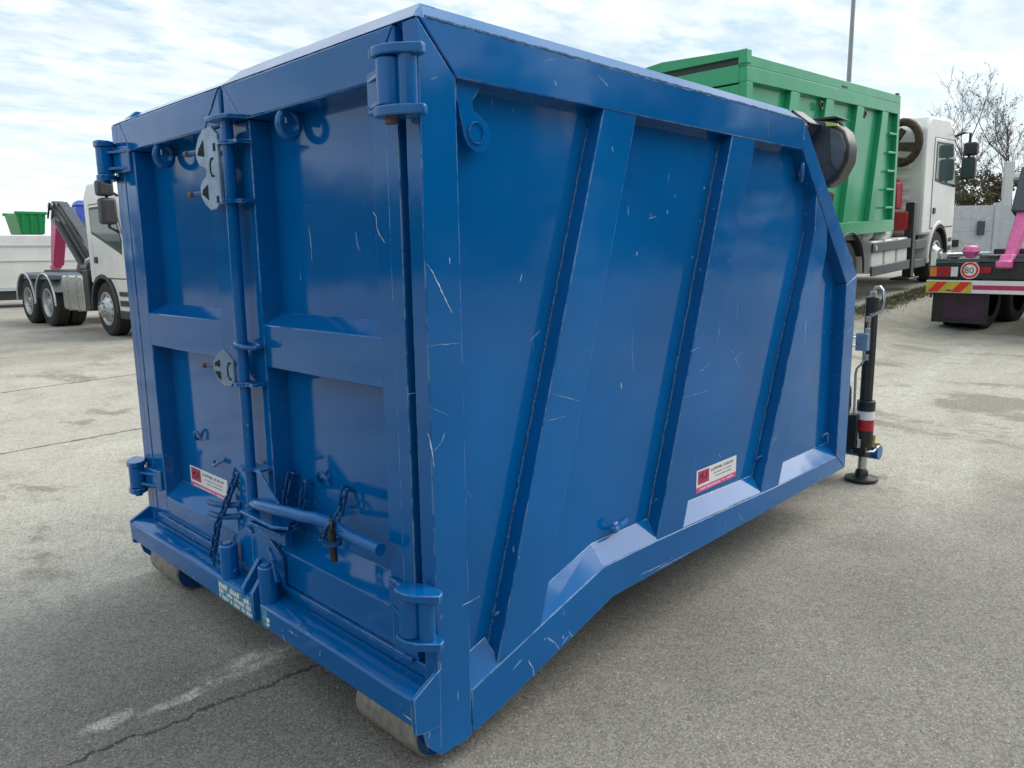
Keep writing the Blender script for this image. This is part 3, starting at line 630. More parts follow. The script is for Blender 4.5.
# ---- scratches through the paint and scraped edges (thin ribbons lying on the sheet metal)
SCR = [
    ('y', -0.0006, 4.0, [(0.007, 1.582), (0.027, 1.559), (0.058, 1.502), (0.094, 1.44)]),
    ('y', -0.0006, 4.0, [(0.092, 1.6), (0.092, 1.58)]),
    ('y', -0.0006, 1.2, [(0.008, 1.352), (0.122, 1.349)]),
    ('y', -0.0006, 1.2, [(0.004, 1.175), (0.071, 1.137)]),
    ('y', -0.0006, 5.0, [(-0.01, 1.101), (0.002, 1.048), (0.008, 0.995)]),
    ('y', -0.0006, 3.0, [(0.054, 1.089), (0.037, 1.062), (0.01, 1.043)]),
    ('y', -0.0006, 5.0, [(0.4, 0.216), (0.426, 0.175), (0.43, 0.142)]),
    ('y', -0.0006, 3.0, [(0.076, 0.251), (0.075, 0.217)]),
    ('y', -0.0006, 9.0, [(1.648, 0.405), (1.816, 0.409), (2.04, 0.404)]),
    ('y', -0.0006, 9.0, [(1.548, 0.28), (1.609, 0.295)]),
    ('y', -0.0006, 8.0, [(2.229, 0.26), (2.417, 0.26)]),
    ('y', -0.0006, 2.0, [(1.899, 0.358), (1.955, 0.297)]),
    ('y', -0.0006, 2.5, [(0.777, 2.198), (0.834, 2.17)]),
    ('y', -0.0006, 2.0, [(2.04, 2.188), (2.058, 2.115)]),
    ('y', -0.0006, 3.0, [(1.074, 0.306), (1.283, 0.296)]),
    ('y', -0.0006, 3.0, [(1.184, 0.288), (1.462, 0.287)]),
    ('y', -0.0006, 5.0, [(1.968, 0.257), (2.052, 0.26)]),
    ('y', -0.0006, 1.5, [(1.24, 0.408), (1.455, 0.42)]),
    ('y', -0.0006, 3.0, [(0.006, 0.377), (0.009, 0.349)]),
    ('y', -0.0006, 3.0, [(0.18, 0.531), (0.102, 0.526)]),
    ('y', 0.0642, 4.0, [(0.461, 1.541), (0.451, 1.515)]),
    ('y', 0.0642, 6.0, [(1.018, 1.103), (1.025, 1.078)]),
    ('y', 0.0642, 2.5, [(1.994, 1.125), (1.927, 1.088)]),
    ('y', 0.0642, 2.0, [(1.094, 1.305), (1.089, 1.218), (1.105, 1.128)]),
    ('y', 0.0642, 2.0, [(1.941, 1.292), (1.945, 1.368)]),
    ('y', 0.0034, 3.0, [(1.67, 1.283), (1.649, 1.205)]),
    ('y', 0.0034, 1.5, [(1.401, 0.998), (1.583, 0.999)]),
    ('y', 0.0034, 2.5, [(1.501, 1.093), (1.543, 1.102), (1.593, 1.127)]),
    ('y', 0.0034, 2.0, [(1.423, 1.188), (1.504, 1.202)]),
    ('y', 0.0034, 1.5, [(0.543, 1.135), (0.689, 1.089)]),
    ('y', 0.0034, 1.5, [(0.512, 1.046), (0.612, 1.047)]),
    ('y', 0.0034, 3.0, [(0.865, 1.972), (0.871, 1.955)]),
    ('y', 0.0034, 4.0, [(2.581, 1.266), (2.588, 1.106)]),
    ('y', 0.0034, 5.0, [(2.3, 0.661), (2.246, 0.629)]),
    ('x', 0.0838, 4.0, [(0.732, 1.716), (0.726, 1.647), (0.726, 1.592)]),
    ('x', -0.0022, 4.0, [(0.23, 1.734), (0.216, 1.722), (0.214, 1.69), (0.205, 1.67), (0.178, 1.643)]),
    ('x', -0.0008, 2.0, [(0.137, 1.191), (0.098, 1.202), (0.065, 1.209)]),
    ('x', -0.1008, 4.0, [(0.516, 0.264), (0.519, 0.24)]),
    ('x', -0.1008, 4.0, [(0.733, 0.261), (0.663, 0.259)]),
    ('x', -0.1008, 6.0, [(0.054, 0.229), (0.01, 0.226)]),
    ('x', -0.1008, 3.0, [(0.21, 0.208), (0.201, 0.191)]),
    ('x', -0.1008, 3.0, [(2.056, 0.195), (1.956, 0.197)]),
    ('x', 0.0840, 2.0, [(0.811, 1.56), (0.808, 1.52)]),
]
rs = random.Random(3); sm_ = MB()
for axn, c0, wd, pl_ in SCR:
    if axn == 'y' and any(a_ > .9 and b_ < .287 for a_, b_ in pl_): continue
    pts = []
    for i in range(len(pl_)-1):
        (a0, b0), (a1, b1) = pl_[i], pl_[i+1]; L_ = math.hypot(a1-a0, b1-b0); k = max(2, int(L_/.012))
        pts += [(a0+(a1-a0)*j/k + rs.uniform(-.0012, .0012), b0+(b1-b0)*j/k + rs.uniform(-.0012, .0012)) for j in range(k)]
    pts.append(pl_[-1]); n_ = len(pts); vs_ = []
    for i, (a_, b_) in enumerate(pts):
        p, q = pts[max(i-1, 0)], pts[min(i+1, n_-1)]; dx, dz = q[0]-p[0], q[1]-p[1]; l_ = math.hypot(dx, dz) or 1
        w_ = wd*.00042*rs.uniform(.35, 1.3)*(.35+.65*math.sin(pi*(i+.5)/n_))
        for sg_ in (-1, 1):
            u_, v_ = a_-dz/l_*w_*sg_, b_+dx/l_*w_*sg_
            vs_.append((u_, c0, v_) if axn == 'y' else (c0, u_, v_))
    sm_.add(vs_, [(2*i, 2*i+1, 2*i+3, 2*i+2) for i in range(n_-1)])
so = part('paint_scratches', sm_, plain('bared_primer', (.46, .60, .66), .5, 0, .25, 60), BC, off=OFF); so['kind'] = 'stuff'
# ---- stabiliser leg, hoses and folded crane grab at the front
LXC, LYC = 4.0, .145
def lerp_leg(z): return (LXC, LYC + (.0), z)
bp('front_platform', MB().box(3.271, .25, .30, 4.15, WC-.25, .36), bevel=.004)
bp('outrigger_tube', MB().cyl((4.09, .06, .20), (4.09, WC-.06, .20), .052, 24))
leg = bp('stabiliser_leg', MB().tube([(LXC, LYC+.004, .50), (LXC, LYC+.006, 1.285)], .043, 8), BLACKP, bevel=.003)
bp('leg_sleeve', MB().cyl((LXC, LYC, .505), (LXC, LYC, .575), .060, 24), BLACKP, parent=leg, bevel=.004)
bp('white_band', MB().cyl((LXC, LYC, .445), (LXC, LYC, .504), .0575, 24), WHITEF, parent=leg, bevel=0)
bp('red_band', MB().cyl((LXC, LYC, .368), (LXC, LYC, .4445), .0575, 24), REDP, parent=leg, bevel=0)
bp('leg_base', MB().lathe([(.04, .18), (.048, .20), (.057, .26), (.057, .3675)], (LXC, LYC, 0), 'z', 24), BLACKP, parent=leg, bevel=0)
bp('leg_rod', MB().cyl((LXC, LYC, .09), (LXC, LYC, .19), .029, 20), STEEL, parent=leg, bevel=0)
bp('leg_bracket', MB().box(3.93, LYC-.04, .20, 4.10, LYC+.05, .255).box(3.9, LYC+.02, .25, 3.98, LYC+.30, .48), BLACKP, parent=leg, bevel=.006)
bp('u_bolt', MB().tube([(LXC+.08, LYC-.075, .245), (LXC-.03, LYC-.078, .228), (LXC-.062, LYC-.02, .224), (LXC-.062, LYC+.06, .224)], .008, 8), STEEL, parent=leg, bevel=0)
bp('valve_cluster', MB().cyl((LXC+.02, LYC-.05, .25), (LXC+.03, LYC-.05, .33), .016, 10).cyl((LXC+.03, LYC-.05, .27), (LXC+.05, LYC-.09, .27), .012, 10), plain('brass_fitting', (.42, .30, .10), .4, .7), parent=leg, bevel=0)
zf = ground_z(LXC, LYC)
bp('foot_plate', MB().lathe([(.03, .085), (.042, .07), (.046, .038), (.075, .030), (.108, .025), (.110, .014), (.10, .004), (.02, .004)], (LXC, LYC, zf), 'z', 32), BLACKP, parent=leg, bevel=0)
bp('valve_block', MB().box(LXC-.085, LYC-.01, .925, LXC-.03, LYC+.07, 1.045), ZINC, parent=leg, bevel=.006)
bp('hose_pipe', MB().tube([(LXC-.05, LYC-.0, 1.045), (LXC-.05, LYC-.0, 1.14), (LXC-.055, LYC-.01, 1.165), (LXC-.05, LYC-.05, 1.185), (LXC-.045, LYC-.075, 1.205), (LXC-.04, LYC-.08, 1.26), (LXC-.035, LYC-.07, 1.33), (LXC-.02, LYC-.045, 1.355), (LXC, LYC-.01, 1.35), (LXC, LYC+.0, 1.325), (LXC, LYC, 1.285)], .0105, 10), STEEL, parent=leg, bevel=0)
bp('hose_pipe', MB().tube([(LXC-.055, LYC+.015, .925), (LXC-.058, LYC+.015, .86), (LXC-.062, LYC+.03, .83), (LXC-.068, LYC+.055, .80), (LXC-.068, LYC+.06, .76), (LXC-.066, LYC+.055, .50), (LXC-.063, LYC+.03, .38), (LXC-.062, LYC+.015, .28)], .0085, 10), STEEL, parent=leg, bevel=0)
for z in (1.06, 1.14, .88):
    bp('hose_nut', MB().cyl((LXC-.053, LYC+.003, z-.02), (LXC-.053, LYC+.003, z+.02), .018, 6), STEEL, parent=leg, bevel=.002)
bp('hose_nut', MB().cyl((LXC-.062, LYC+.015, .25), (LXC-.062, LYC+.015, .31), .020, 6), STEEL, parent=leg, bevel=.002)
bp('hose_nut', MB().cyl((LXC-.005, LYC, 1.287), (LXC-.005, LYC, 1.325), .022, 6), STEEL, parent=leg, bevel=.002)
for z in (.955, 1.012):
    bp('feed_hose', MB().tube([(LXC-.07, LYC+.06, z), (LXC-.10, LYC+.14, z+.004), (LXC-.2, LYC+.35, z+.02), (3.4, .75, z+.1)], .007, 8), STEEL, parent=leg, bevel=0)
bp('bent_hose', MB().tube([(3.40, .18, .90), (3.42, .105, .83), (3.44, .075, .74), (3.44, .07, .64), (3.43, .09, .54), (3.42, .14, .46), (3.40, .25, .40)], .024, 12), RUBBER, bevel=0)
cr = bp('crane_column', MB().box(3.42, .62, .361, 3.62, .84, 1.95), BLACKP, bevel=.015)
bp('crane_boom', MB().prism([(3.38, 1.951), (3.66, 1.951), (3.62, 2.17), (3.42, 2.17)], 'y', .50, 1.75), BLACKP, parent=cr, bevel=.01)
# grab: rounded shell, square socket and tine
A = Vector((3.50, .42, 2.05))
GS = .10
gp = [(.27, 2.395), (.155, 2.375), (.085, 2.31), (.055, 2.22), (.06, 2.13), (.11, 2.03), (.165, 1.985), (.24, 1.99), (.30, 2.05), (.37, 2.20), (.38, 2.30), (.34, 2.37)]
gb = bp('crane_grab', MB().prism([(a_+GS, b_) for a_, b_ in gp], 'x', 3.42, 3.60), BLACKP, bevel=.03, seg=3)
bp('grab_cheek', MB().prism([(a_+GS, b_) for a_, b_ in [(.165, 2.335), (.095, 2.29), (.066, 2.215), (.075, 2.13), (.105, 2.075), (.145, 2.13), (.16, 2.25)]], 'x', 3.405, 3.419), GREYP, parent=gb, bevel=.004)
bp('grab_rim', MB().prism([(a_+GS, b_) for a_, b_ in [(.29, 2.405), (.15, 2.405), (.12, 2.39), (.285, 2.388)]], 'x', 3.44, 3.62), BLACKP, parent=gb, bevel=.003)
# square socket tube, tilted, pointing to the rear
def sock(u0, v0, s, d):
    c = Vector((3.415, u0+GS, v0)); a = Vector((0, .78, .62)); b = Vector((0, -.62, .78)); f = Vector((-1, .1, 0)).normalized()
    m = MB(); t_ = .018
    for sx, sy, ex, ey in ((-1, 0, t_/2, s), (1, 0, t_/2, s), (0, -1, s, t_/2), (0, 1, s, t_/2)):
        cc = c + a*sx*(s-t_/2) + b*sy*(s-t_/2)
        q = [cc + a*i*ex + b*j*ey for i, j in ((-1, -1), (1, -1), (1, 1), (-1, 1))]
        m.hexa(q, [v + f*d for v in q])
    return m, c, f
m, c, f = sock(.33, 2.345, .075, .12)
so = bp('grab_socket', m, GREYP, parent=gb, bevel=.003)
bp('socket_shaft', MB().cyl(c, c + f*.10, .032, 16), STEEL, parent=gb, bevel=.003)
bp('grab_tine', MB().prism([(a_+GS, b_) for a_, b_ in [(.235, 1.975), (.17, 1.955), (.18, 1.88), (.215, 1.83), (.25, 1.86)]], 'x', 3.45, 3.56), RUSTB, parent=gb, bevel=.006)
bp('safety_sticker', MB().prism([(a_+GS, b_) for a_, b_ in [(.195, 2.372), (.12, 2.352), (.115, 2.338), (.185, 2.345)]], 'x', 3.404, 3.4195), plain('lime_print', (.45, .60, .12), .4), parent=gb, bevel=0)

# ---------------------------------------------------------------- trucks (x forward, origin on the ground under the front axle)
def copy_tree(o, parent):
    c = o.copy(); COL.objects.link(c); c.parent = parent
    for ch in o.children: copy_tree(ch, c)
    return c
def make_wheel(parent, x, y, r=.52, w=.30, dual=False, out=-1):
    """out = -1: outer face towards -y"""
    n = 40
    def one(yc):
        return [(r*.60, yc-w/2), (r*.90, yc-w/2), (r*.965, yc-w*.42), (r, yc-w*.36), (r, yc-w*.2), (r*.985, yc-w*.19), (r*.985, yc-w*.15), (r, yc-w*.14), (r, yc+w*.14), (r*.985, yc+w*.15), (r*.985, yc+w*.19), (r, yc+w*.2), (r, yc+w*.36), (r*.965, yc+w*.42), (r*.90, yc+w/2), (r*.60, yc+w/2)]
    wl = part('wheel', MB().lathe(one(y), (x, 0, r), 'y', n, cap=False), RUBBER, parent)
    if dual: part('inner_tyre', MB().lathe(one(y - out*(w+.04)), (x, 0, r), 'y', n, cap=False), RUBBER, wl)
    yo = y + out*w*.5; s = -out
    dish = .10 if dual else -.03
    prof = [(r*.62, 0), (r*.60, .005), (r*.55, .02), (r*.50, dish), (r*.30, dish + (-.015)), (r*.20, dish-.03), (r*.10, dish-.045)]
    prof = [(r*.63, s*.012), (r*.61, -s*.006), (r*.56, -s*.004), (r*.53, s*.03), (r*.50, s*max(dish, .03)), (r*.34, s*(dish)), (r*.30, s*(dish-.05)), (r*.17, s*(dish-.07)), (r*.15, s*(dish-.10)), (.01, s*(dish-.10))]
    rim = part('rim', MB().lathe(prof, (x, yo, r), 'y', n, cap=False), RIM, wl)
    hm = MB()
    for k in range(10):
        a = 2*pi*k/10; cx, cz = x+r*.42*cos(a), r+r*.42*sin(a)
        hm.cyl((cx, yo+s*(max(dish, .03)-.004)-s*.02, cz), (cx, yo+s*(max(dish, .03)+.02), cz), r*.062, 10)
    part('rim_holes', hm, BLACKP, wl)['kind'] = 'stuff'
    bm_ = MB()
    for k in range(10):
        a = 2*pi*(k+.5)/10; bm_.cyl((x+r*.26*cos(a), yo+s*(dish-.06), r+r*.26*sin(a)), (x+r*.26*cos(a), yo+s*(dish-.085), r+r*.26*sin(a)), .016, 6)
    part('wheel_nuts', bm_, STEEL, wl)['kind'] = 'stuff'
    return wl
def arc(cx, cz, r, a0, a1, n): return [(cx + r*cos(a0+(a1-a0)*i/n), cz + r*sin(a0+(a1-a0)*i/n)) for i in range(n+1)]
def make_cab(T, xr, xf, top, sleeper, mat=WHITE):
    w = 1.22; z0 = .98
    ra = .64
    prof = [(xr, z0), (xr, top-.25), (xr+.25, top), (xf-.75, top), (xf-.32, top-.32), (xf-.02, 1.85), (xf, 1.5), (xf, .42), (ra+.05, .42)] + arc(0, .52, ra, 0.0, pi-.78, 12)
    cab = part('cab', MB().prism(prof, 'y', -w, w), mat, T, bevel=.06, seg=3)
    for s in (-1, 1):
        y = s*(w+.004)
        def sp(poly, t=.01): return MB().prism(poly, 'y', s*(w-.02), s*(w+t))
        xw0, xw1 = xr+.62*(1.0 if sleeper else .55), xf-.35
        dr = part('door', sp([(xw0-.07, 1.10), (xw0-.07, top-.40), (xw1-.05, top-.40), (xf-.12, 1.75), (xf-.12, 1.10)], .012), mat, T, bevel=.015)
        part('door_gap', sp([(xw0-.085, 1.085), (xw0-.085, top-.385), (xw1-.04, top-.385), (xf-.105, 1.76), (xf-.105, 1.085)], .004), DARKP, dr)
        if sleeper: ws = [(xw0+.02, 2.02), (xw0+.02, top-.46), (xw1-.12, top-.46), (xf-.19, 2.02), (xf-.22, 1.90), (xw0+.5, 1.96)]; wg = [(xw0+.07, 2.07), (xw0+.07, top-.51), (xw1-.15, top-.51), (xf-.25, 2.04), (xf-.28, 1.96), (xw0+.52, 2.01)]
        else: ws = [(xw0-.03, 1.93), (xw0-.03, top-.44), (xw1-.10, top-.44), (xf-.17, 1.78), (xf-.22, 1.52), (xw0+.42, 1.80)]; wg = [(xw0+.02, 1.98), (xw0+.02, top-.49), (xw1-.13, top-.49), (xf-.22, 1.82), (xf-.27, 1.62), (xw0+.44, 1.85)]
        part('window_seal', sp(ws, .016), DARKP, dr, bevel=.01)
        part('side_window', sp(wg, .019), GLASS, dr)
        part('door_handle', MB().box(xw0+.02, s*(w+.01), 1.38, xw0+.16, s*(w+.035), 1.50), BLACKP, dr, bevel=.01)
        ms = part('mirror', MB().box(xf-.20, s*(w+.10), 2.05, xf+.02, s*(w+.36), 2.50), DARKP, T, bevel=.05, seg=3)
        part('wide_angle_mirror', MB().box(xf-.20, s*(w+.12), 2.53, xf+.02, s*(w+.38), 2.80), DARKP, ms, bevel=.05, seg=3)
        part('mirror_glass', MB().box(xf-.2035, s*(w+.13), 2.09, xf-.2005, s*(w+.33), 2.46), GLASS, ms)
        part('mirror_arm', MB().tube([(xf-.25, s*(w-.02), top-.30), (xf-.18, s*(w+.12), top-.24), (xf-.1, s*(w+.22), top-.25), (xf-.1, s*(w+.22), 2.0), (xf-.3, s*(w-.02), 1.92)], .028, 8), DARKP, ms)
        part('front_mudguard', MB().prism(arc(0, .52, ra+.015, -.1, pi+.05, 16) + arc(0, .52, ra-.06, pi+.05, -.1, 16), 'y', s*(w-.40), s*(w+.03)), DARKP, T, bevel=.01)
        st = part('step', MB().box(ra+.05, s*(w-.30), .36, xf-.03, s*(w+.012), .52), DARKP, T, bevel=.02)
        part('step_tread', MB().box(ra+.12, s*(w+.011), .60, xf-.15, s*(w+.016), .70).box(ra+.12, s*(w+.011), .78, xf-.15, s*(w+.016), .86), BLACKP, st)
    part('windscreen', MB().hexa([(xf-.005, -w+.1, 1.88), (xf-.005, w-.1, 1.88), (xf-.31, w-.14, top-.34), (xf-.31, -w+.14, top-.34)], [(xf+.02, -w+.1, 1.88), (xf+.02, w-.1, 1.88), (xf-.285, w-.14, top-.34), (xf-.285, -w+.14, top-.34)]), GLASS, T)
    part('grille', MB().box(xf-.02, -w+.28, .78, xf+.012, w-.28, 1.62), DARKP, T, bevel=.01)
    for k in range(4): part('grille_bar', MB().box(xf+.013, -w+.34, .86+k*.19, xf+.03, w-.34, .93+k*.19), GREYP, T, bevel=.005)
    for s in (-1, 1): part('headlight', MB().box(xf-.03, s*(w-.38), .52, xf+.015, s*(w-.04), .72), WLENS, T, bevel=.02)
    rbm = MB()
    for k in range(7): rbm.box(xr-.018, -w+.25, 1.25+k*.2, xr+.01, w-.25, 1.33+k*.2)
    part('rear_wall_ribs', rbm, mat, T, bevel=.01)
    return cab
def hook_truck(T, rears, tail, arm, pinkm, mudmat, cabtop, sleeper, cabx=(-1.0, 1.28), cab=True, ay0=0.0, jw=1.0):
    part('chassis', MB().box(tail, -.46, .78, .6, -.30, 1.02).box(tail, .30, .78, .6, .46, 1.02).box(tail+.02, -.3, .82, tail+.12, .3, 1.0).box(-2, -.3, .82, -1.9, .3, 1.0), BLACKP, T, bevel=.01)
    for s in (-1, 1):
        make_wheel(T, 0, s*1.05, out=s)
        for xr in rears: make_wheel(T, xr, s*1.05, dual=True, out=s)
        for xr in rears:
            mg = part('rear_mudguard', MB().prism(arc(xr, .52, .66, .12*pi, .95*pi, 18) + arc(xr, .52, .62, .95*pi, .12*pi, 18), 'y', s*.55, s*1.24), mudmat, T, bevel=.008)
            part('mudguard_edge', MB().tube([(p[0], s*1.245, p[1]) for p in arc(xr, .52, .645, -.02*pi, 1.0*pi, 20)], .018, 8), plain_edge if mudmat is SLATE else DARKP, mg)
        part('side_skirt', MB().box(min(rears)-.1, s*1.0, 1.03, max(rears)+.65, s*1.22, 1.14), mudmat, T, bevel=.02)
    # hook arm: tilting frame, grey mast, pink jib and hook
    part('tilt_frame', MB().box(tail, -.40, 1.03, -1.3, -.28, 1.20).box(tail, .28, 1.03, -1.3, .40, 1.20).cyl((tail+.15, -.55, 1.12), (tail+.15, .55, 1.12), .10), BLACKP, T, bevel=.012)
    if arm:
        tip, knee, apex, base = [Vector((p[0], 0, p[1])) for p in arm]
        def bar(p, q, w0, w1, yh, name, mat, parent):
            d = (q-p).normalized(); nrm = Vector((-d.z, 0, d.x))
            pts = [p+nrm*w0, p-nrm*w0, q-nrm*w1, q+nrm*w1]
            return part(name, MB().prism([(v.x, v.z) for v in pts], 'y', ay0-yh, ay0+yh), mat, parent, bevel=.02)
        jb = bar(tip, knee, .06*jw, .12*jw, .08*jw, 'jib', pinkm, T)
        part('jib_hook', MB().prism([(tip.x+.12, tip.z+.06), (tip.x-.12, tip.z+.08), (tip.x-.20, tip.z-.02), (tip.x-.32, tip.z-.02), (tip.x-.32, tip.z-.12), (tip.x-.15, tip.z-.14), (tip.x+.05, tip.z-.08)], 'y', ay0-.09, ay0+.09), pinkm, jb, bevel=.02)
        up = (apex-knee).normalized()
        m1 = bar(knee+up*.004, apex+up*.10, .18, .17, .14, 'mast_head', GREYP, T)
        bar(apex, base, .17, .28, .16, 'mast', GREYP, T)
        part('mast_cylinder', MB().cyl((base.x-.2, ay0+.27, base.z+.05), (apex.x*.72+base.x*.28, ay0+.27, apex.z*.72+base.z*.28), .075, 16).cyl((base.x-.2, ay0-.27, base.z+.05), (apex.x*.72+base.x*.28, ay0-.27, apex.z*.72+base.z*.28), .075, 16), BLACKP, T)
        part('mast_lug', MB().cyl((apex.x, ay0-.25, apex.z), (apex.x, ay0+.25, apex.z), .08, 14), STEEL, T)
        part('base_pivot', MB().cyl((base.x, -.45, base.z), (base.x, .45, base.z), .14, 18), BLACKP, T)
        hs = MB()
        for k in (-.1, 0., .1): hs.tube([(base.x+.3, k-.2, base.z), base*.6+apex*.4+Vector((0, ay0+k-.22, .32)), apex*.85+base*.15+Vector((0, ay0+k-.22, .30)), knee*.7+apex*.3+Vector((.1, ay0+k-.18, 0))], .022, 8)
        part('hoses', hs, RUBBER, T)
    if cab: make_cab(T, cabx[0], cabx[1], cabtop, sleeper)
plain_edge = plain('pale_rubber_edge', (0.62, 0.62, 0.60), 0.5)

# --- left hook-lift truck
ZL = ground_z(3.46, 13.8)
TL = thing('hook_lift_truck', 'hook-lift truck with slate mudguards and crimson-tipped grey arm, parked left of the blue container', 'truck', (4.78, 13.95, ZL), (0, 0, rad(-88)), 'hook-lift trucks')
# truck local y: right side (-y) faces the camera
hook_truck(TL, (-3.40, -4.75), -5.75, ((-6.40, 1.34), (-5.95, 2.36), (-5.77, 2.74), (-3.55, 1.22)), plain('crimson_jib', (.60, .065, .20), .4), SLATE, 2.86, False, cabx=(-.62, 1.28), jw=1.6)
tk = part('fuel_tank', MB().prism([(-2.33, .42), (-2.38, .50), (-2.38, 1.06), (-2.31, 1.13), (-1.20, 1.13), (-1.13, 1.06), (-1.13, .50), (-1.18, .42)], 'y', -1.20, -.62), ALU, TL, bevel=.03, seg=3)
for x in (-2.02, -1.5): part('tank_strap', MB().box(x-.03, -1.207, .41, x+.03, -.6, 1.14), STEEL, tk, bevel=.004)
part('battery_box', MB().box(-1.08, -1.22, .45, -.78, -.6, 1.25), BLACKP, TL, bevel=.02)
part('exhaust_pipe', MB().tube([(-1.2, -.8, 1.55), (-2.2, -.7, 1.42), (-2.6, -.6, 1.30)], .06, 12), STEEL, TL)
part('rear_light', MB().box(-5.79, -1.1, .75, -5.74, -.75, .88).box(-5.79, 1.1, .75, -5.74, .75, .88), REDL, TL, bevel=.01)

# --- right hook-lift truck seen from behind
HD = rad(-6)
ax, ay = cos(HD), sin(HD)
tailx = -5.55
lo = Vector((12.28, 2.09, 0)) + Vector((ay, -ax, 0))*1.25      # middle of the tail edge
orig = lo - Vector((ax, ay, 0))*tailx
ZR = ground_z(13.0, .8)
TR = thing('hook_lift_truck', 'hook-lift truck seen from behind with hazard board, speed sign and bright pink hook arm', 'truck', (orig.x, orig.y, ZR), (0, 0, HD), 'hook-lift trucks')
x = tailx
hook_truck(TR, (-3.4, -4.75), tailx, ((x+.10, 1.14), (x+.55, 1.80), (x+.80, 2.40), (-1.9, 1.25)), PINK2, DARKP, 3.0, False, ay0=.14)
part('rear_beam', MB().box(x-.01, -1.22, .84, x+.10, 1.22, 1.09), BLACKP, TR, bevel=.008)
part('top_rail', MB().box(x-.02, -1.22, 1.10, x+.06, 1.22, 1.15), GREYP, TR, bevel=.004)
ub = part('underrun_bar', MB().box(x-.06, -1.25, .615, x+.03, 1.25, .815), WHITEF, TR, bevel=.008)
part('reflective_stripe', MB().box(x-.0625, -.56, .675, x-.0605, .56, .745), CRIM, ub)
for s in (-1, 1):
    hb = part('hazard_board', MB().box(x-.066, s*.57, .625, x-.0615, s*1.245, .795), YEL, TR)
    for k in range(2):
        y0 = 1.22 - .345*k                       # leans to the upper right as seen from behind
        pts = [(y0, .63), (y0-.15, .63), (y0-.29, .79), (y0-.14, .79)] if s > 0 else [(-y0+.0, .63), (-y0+.15, .63), (-y0+.29, .79), (-y0+.14, .79)]
        part('red_stripe', MB().prism(pts, 'x', x-.0675, x-.0662), REDR, hb)
    part('dark_mark', MB().prism([(s*.905-.05, .645), (s*.905+.05, .645), (s*.905+.015, .67), (s*.905-.02, .67)], 'x', x-.0678, x-.0664), INK, hb)
    lp = part('tail_light', MB().box(x-.06, s*.78, .865, x-.012, s*1.21, 1.035), DARKP, TR, bevel=.008)
    part('indicator_lens', MB().box(x-.068, s*1.10, .875, x-.0605, s*1.205, 1.025), ORANGE, lp, bevel=.004)
    part('brake_lens', MB().box(x-.068, s*.895, .875, x-.0605, s*1.095, 1.025), REDL, lp, bevel=.004)
    part('reverse_lens', MB().box(x-.068, s*.79, .875, x-.0605, s*.89, 1.025), WLENS, lp, bevel=.004)
    fl = part('mud_flap', MB().box(x+.20, s*.40, .12, x+.215, s*1.23, .70), BLACKP, TR)
    part('flap_print', MB().box(x+.197, s*.47, .20, x+.1995, s*1.05, .60), PURP, fl)
    part('flap_mark', MB().prism([(s*.60, .44), (s*.76, .52), (s*.84, .56), (s*.84, .52), (s*.76, .48), (s*.90, .48), (s*.93, .42), (s*.61, .40)], 'x', x+.1945, x+.1965), BLACKP, fl)
part('side_marker', MB().box(x-.03, 1.14, 1.04, x+.02, 1.22, 1.26), WHITEF, TR, bevel=.005)
sg = part('speed_sign', MB().lathe([(.135, 0), (.135, -.006), (.002, -.006)], (x-.012, .635, .975), 'x', 32), WHITEF, TR)
part('red_ring', MB().lathe([(.088, -.0065), (.122, -.0065), (.122, -.0085), (.088, -.0085), (.088, -.0065)], (x-.012, .635, .975), 'x', 32, cap=False), REDR, sg)
tm = MB(); add_text(tm, '80', .135, (x-.0195, .716, .926), (0, -1, 0), (0, 0, 1), xs=1.05); part('lettering', tm, INK, sg)
part('plate_light', MB().box(x-.04, .33, .93, x-.012, .49, 1.02), REDL, TR, bevel=.008)
part('tow_knob', MB().lathe([(.02, 0), (.07, .01), (.08, .05), (.13, .10), (.10, .17), (.05, .20), (.01, .205)], (x+.15, .70, 1.16), 'z', 16), PINK2, TR)
part('deck_box', MB().box(x+.25, -.2, 1.16, x+.9, .42, 1.30), BLACKP, TR, bevel=.02)
part('deck_pipe', MB().cyl((x+.2, 1.1, 1.20), (x+2.2, 1.1, 1.20), .05, 12), STEEL, TR)

# --- white truck carrying the green container
TILT = rad(-2.6)
ZG = .849; TSC = 1.108
TG = thing('white_lorry', 'white high-roof lorry with grey side guards carrying the tall green container, parked before the fence', 'truck', (18.04, 4.876, ZG), (0, TILT, 0)); TG.scale = (TSC,)*3
hook_truck(TG, (-4.85, -6.20), -8.4, None, PINK, DARKP, 3.24, True, cabx=(-1.15, 1.10))
for s in (-1, 1):
    for z in (.38, .78):
        part('side_guard', MB().box(-3.75, s*1.20, z, -1.75, s*1.235, z+.17), GREYP, TG, bevel=.01)
    part('side_guard', MB().box(-1.42, s*1.18, .72, -.72, s*1.22, .90).box(-1.42, s*1.18, .36, -.72, s*1.22, .52), GREYP, TG, bevel=.01)
    for k in range(3): part('side_locker', MB().box(-3.70+k*.66, s*.75, .42, -3.10+k*.66, s*1.19, .98), WHITE, TG, bevel=.03)
    part('guard_cap', MB().cyl((-3.62, s*1.234, .86), (-3.62, s*1.245, .86), .05, 16), STEEL, TG)
    part('crane_leg', MB().box(-1.68, s*1.08, .22, -1.50, s*1.24, 1.62), BLACKP, TG, bevel=.015)
    part('leg_foot', MB().box(-1.95, s*.95, .17, -1.35, s*1.30, .21), BLACKP, TG, bevel=.01)
    part('fender', MB().prism(arc(0, .52, .72, .35*pi, 1.05*pi, 12)+arc(0, .52, .60, 1.05*pi, .35*pi, 12), 'y', s*1.0, s*1.25), WHITE, TG, bevel=.02)
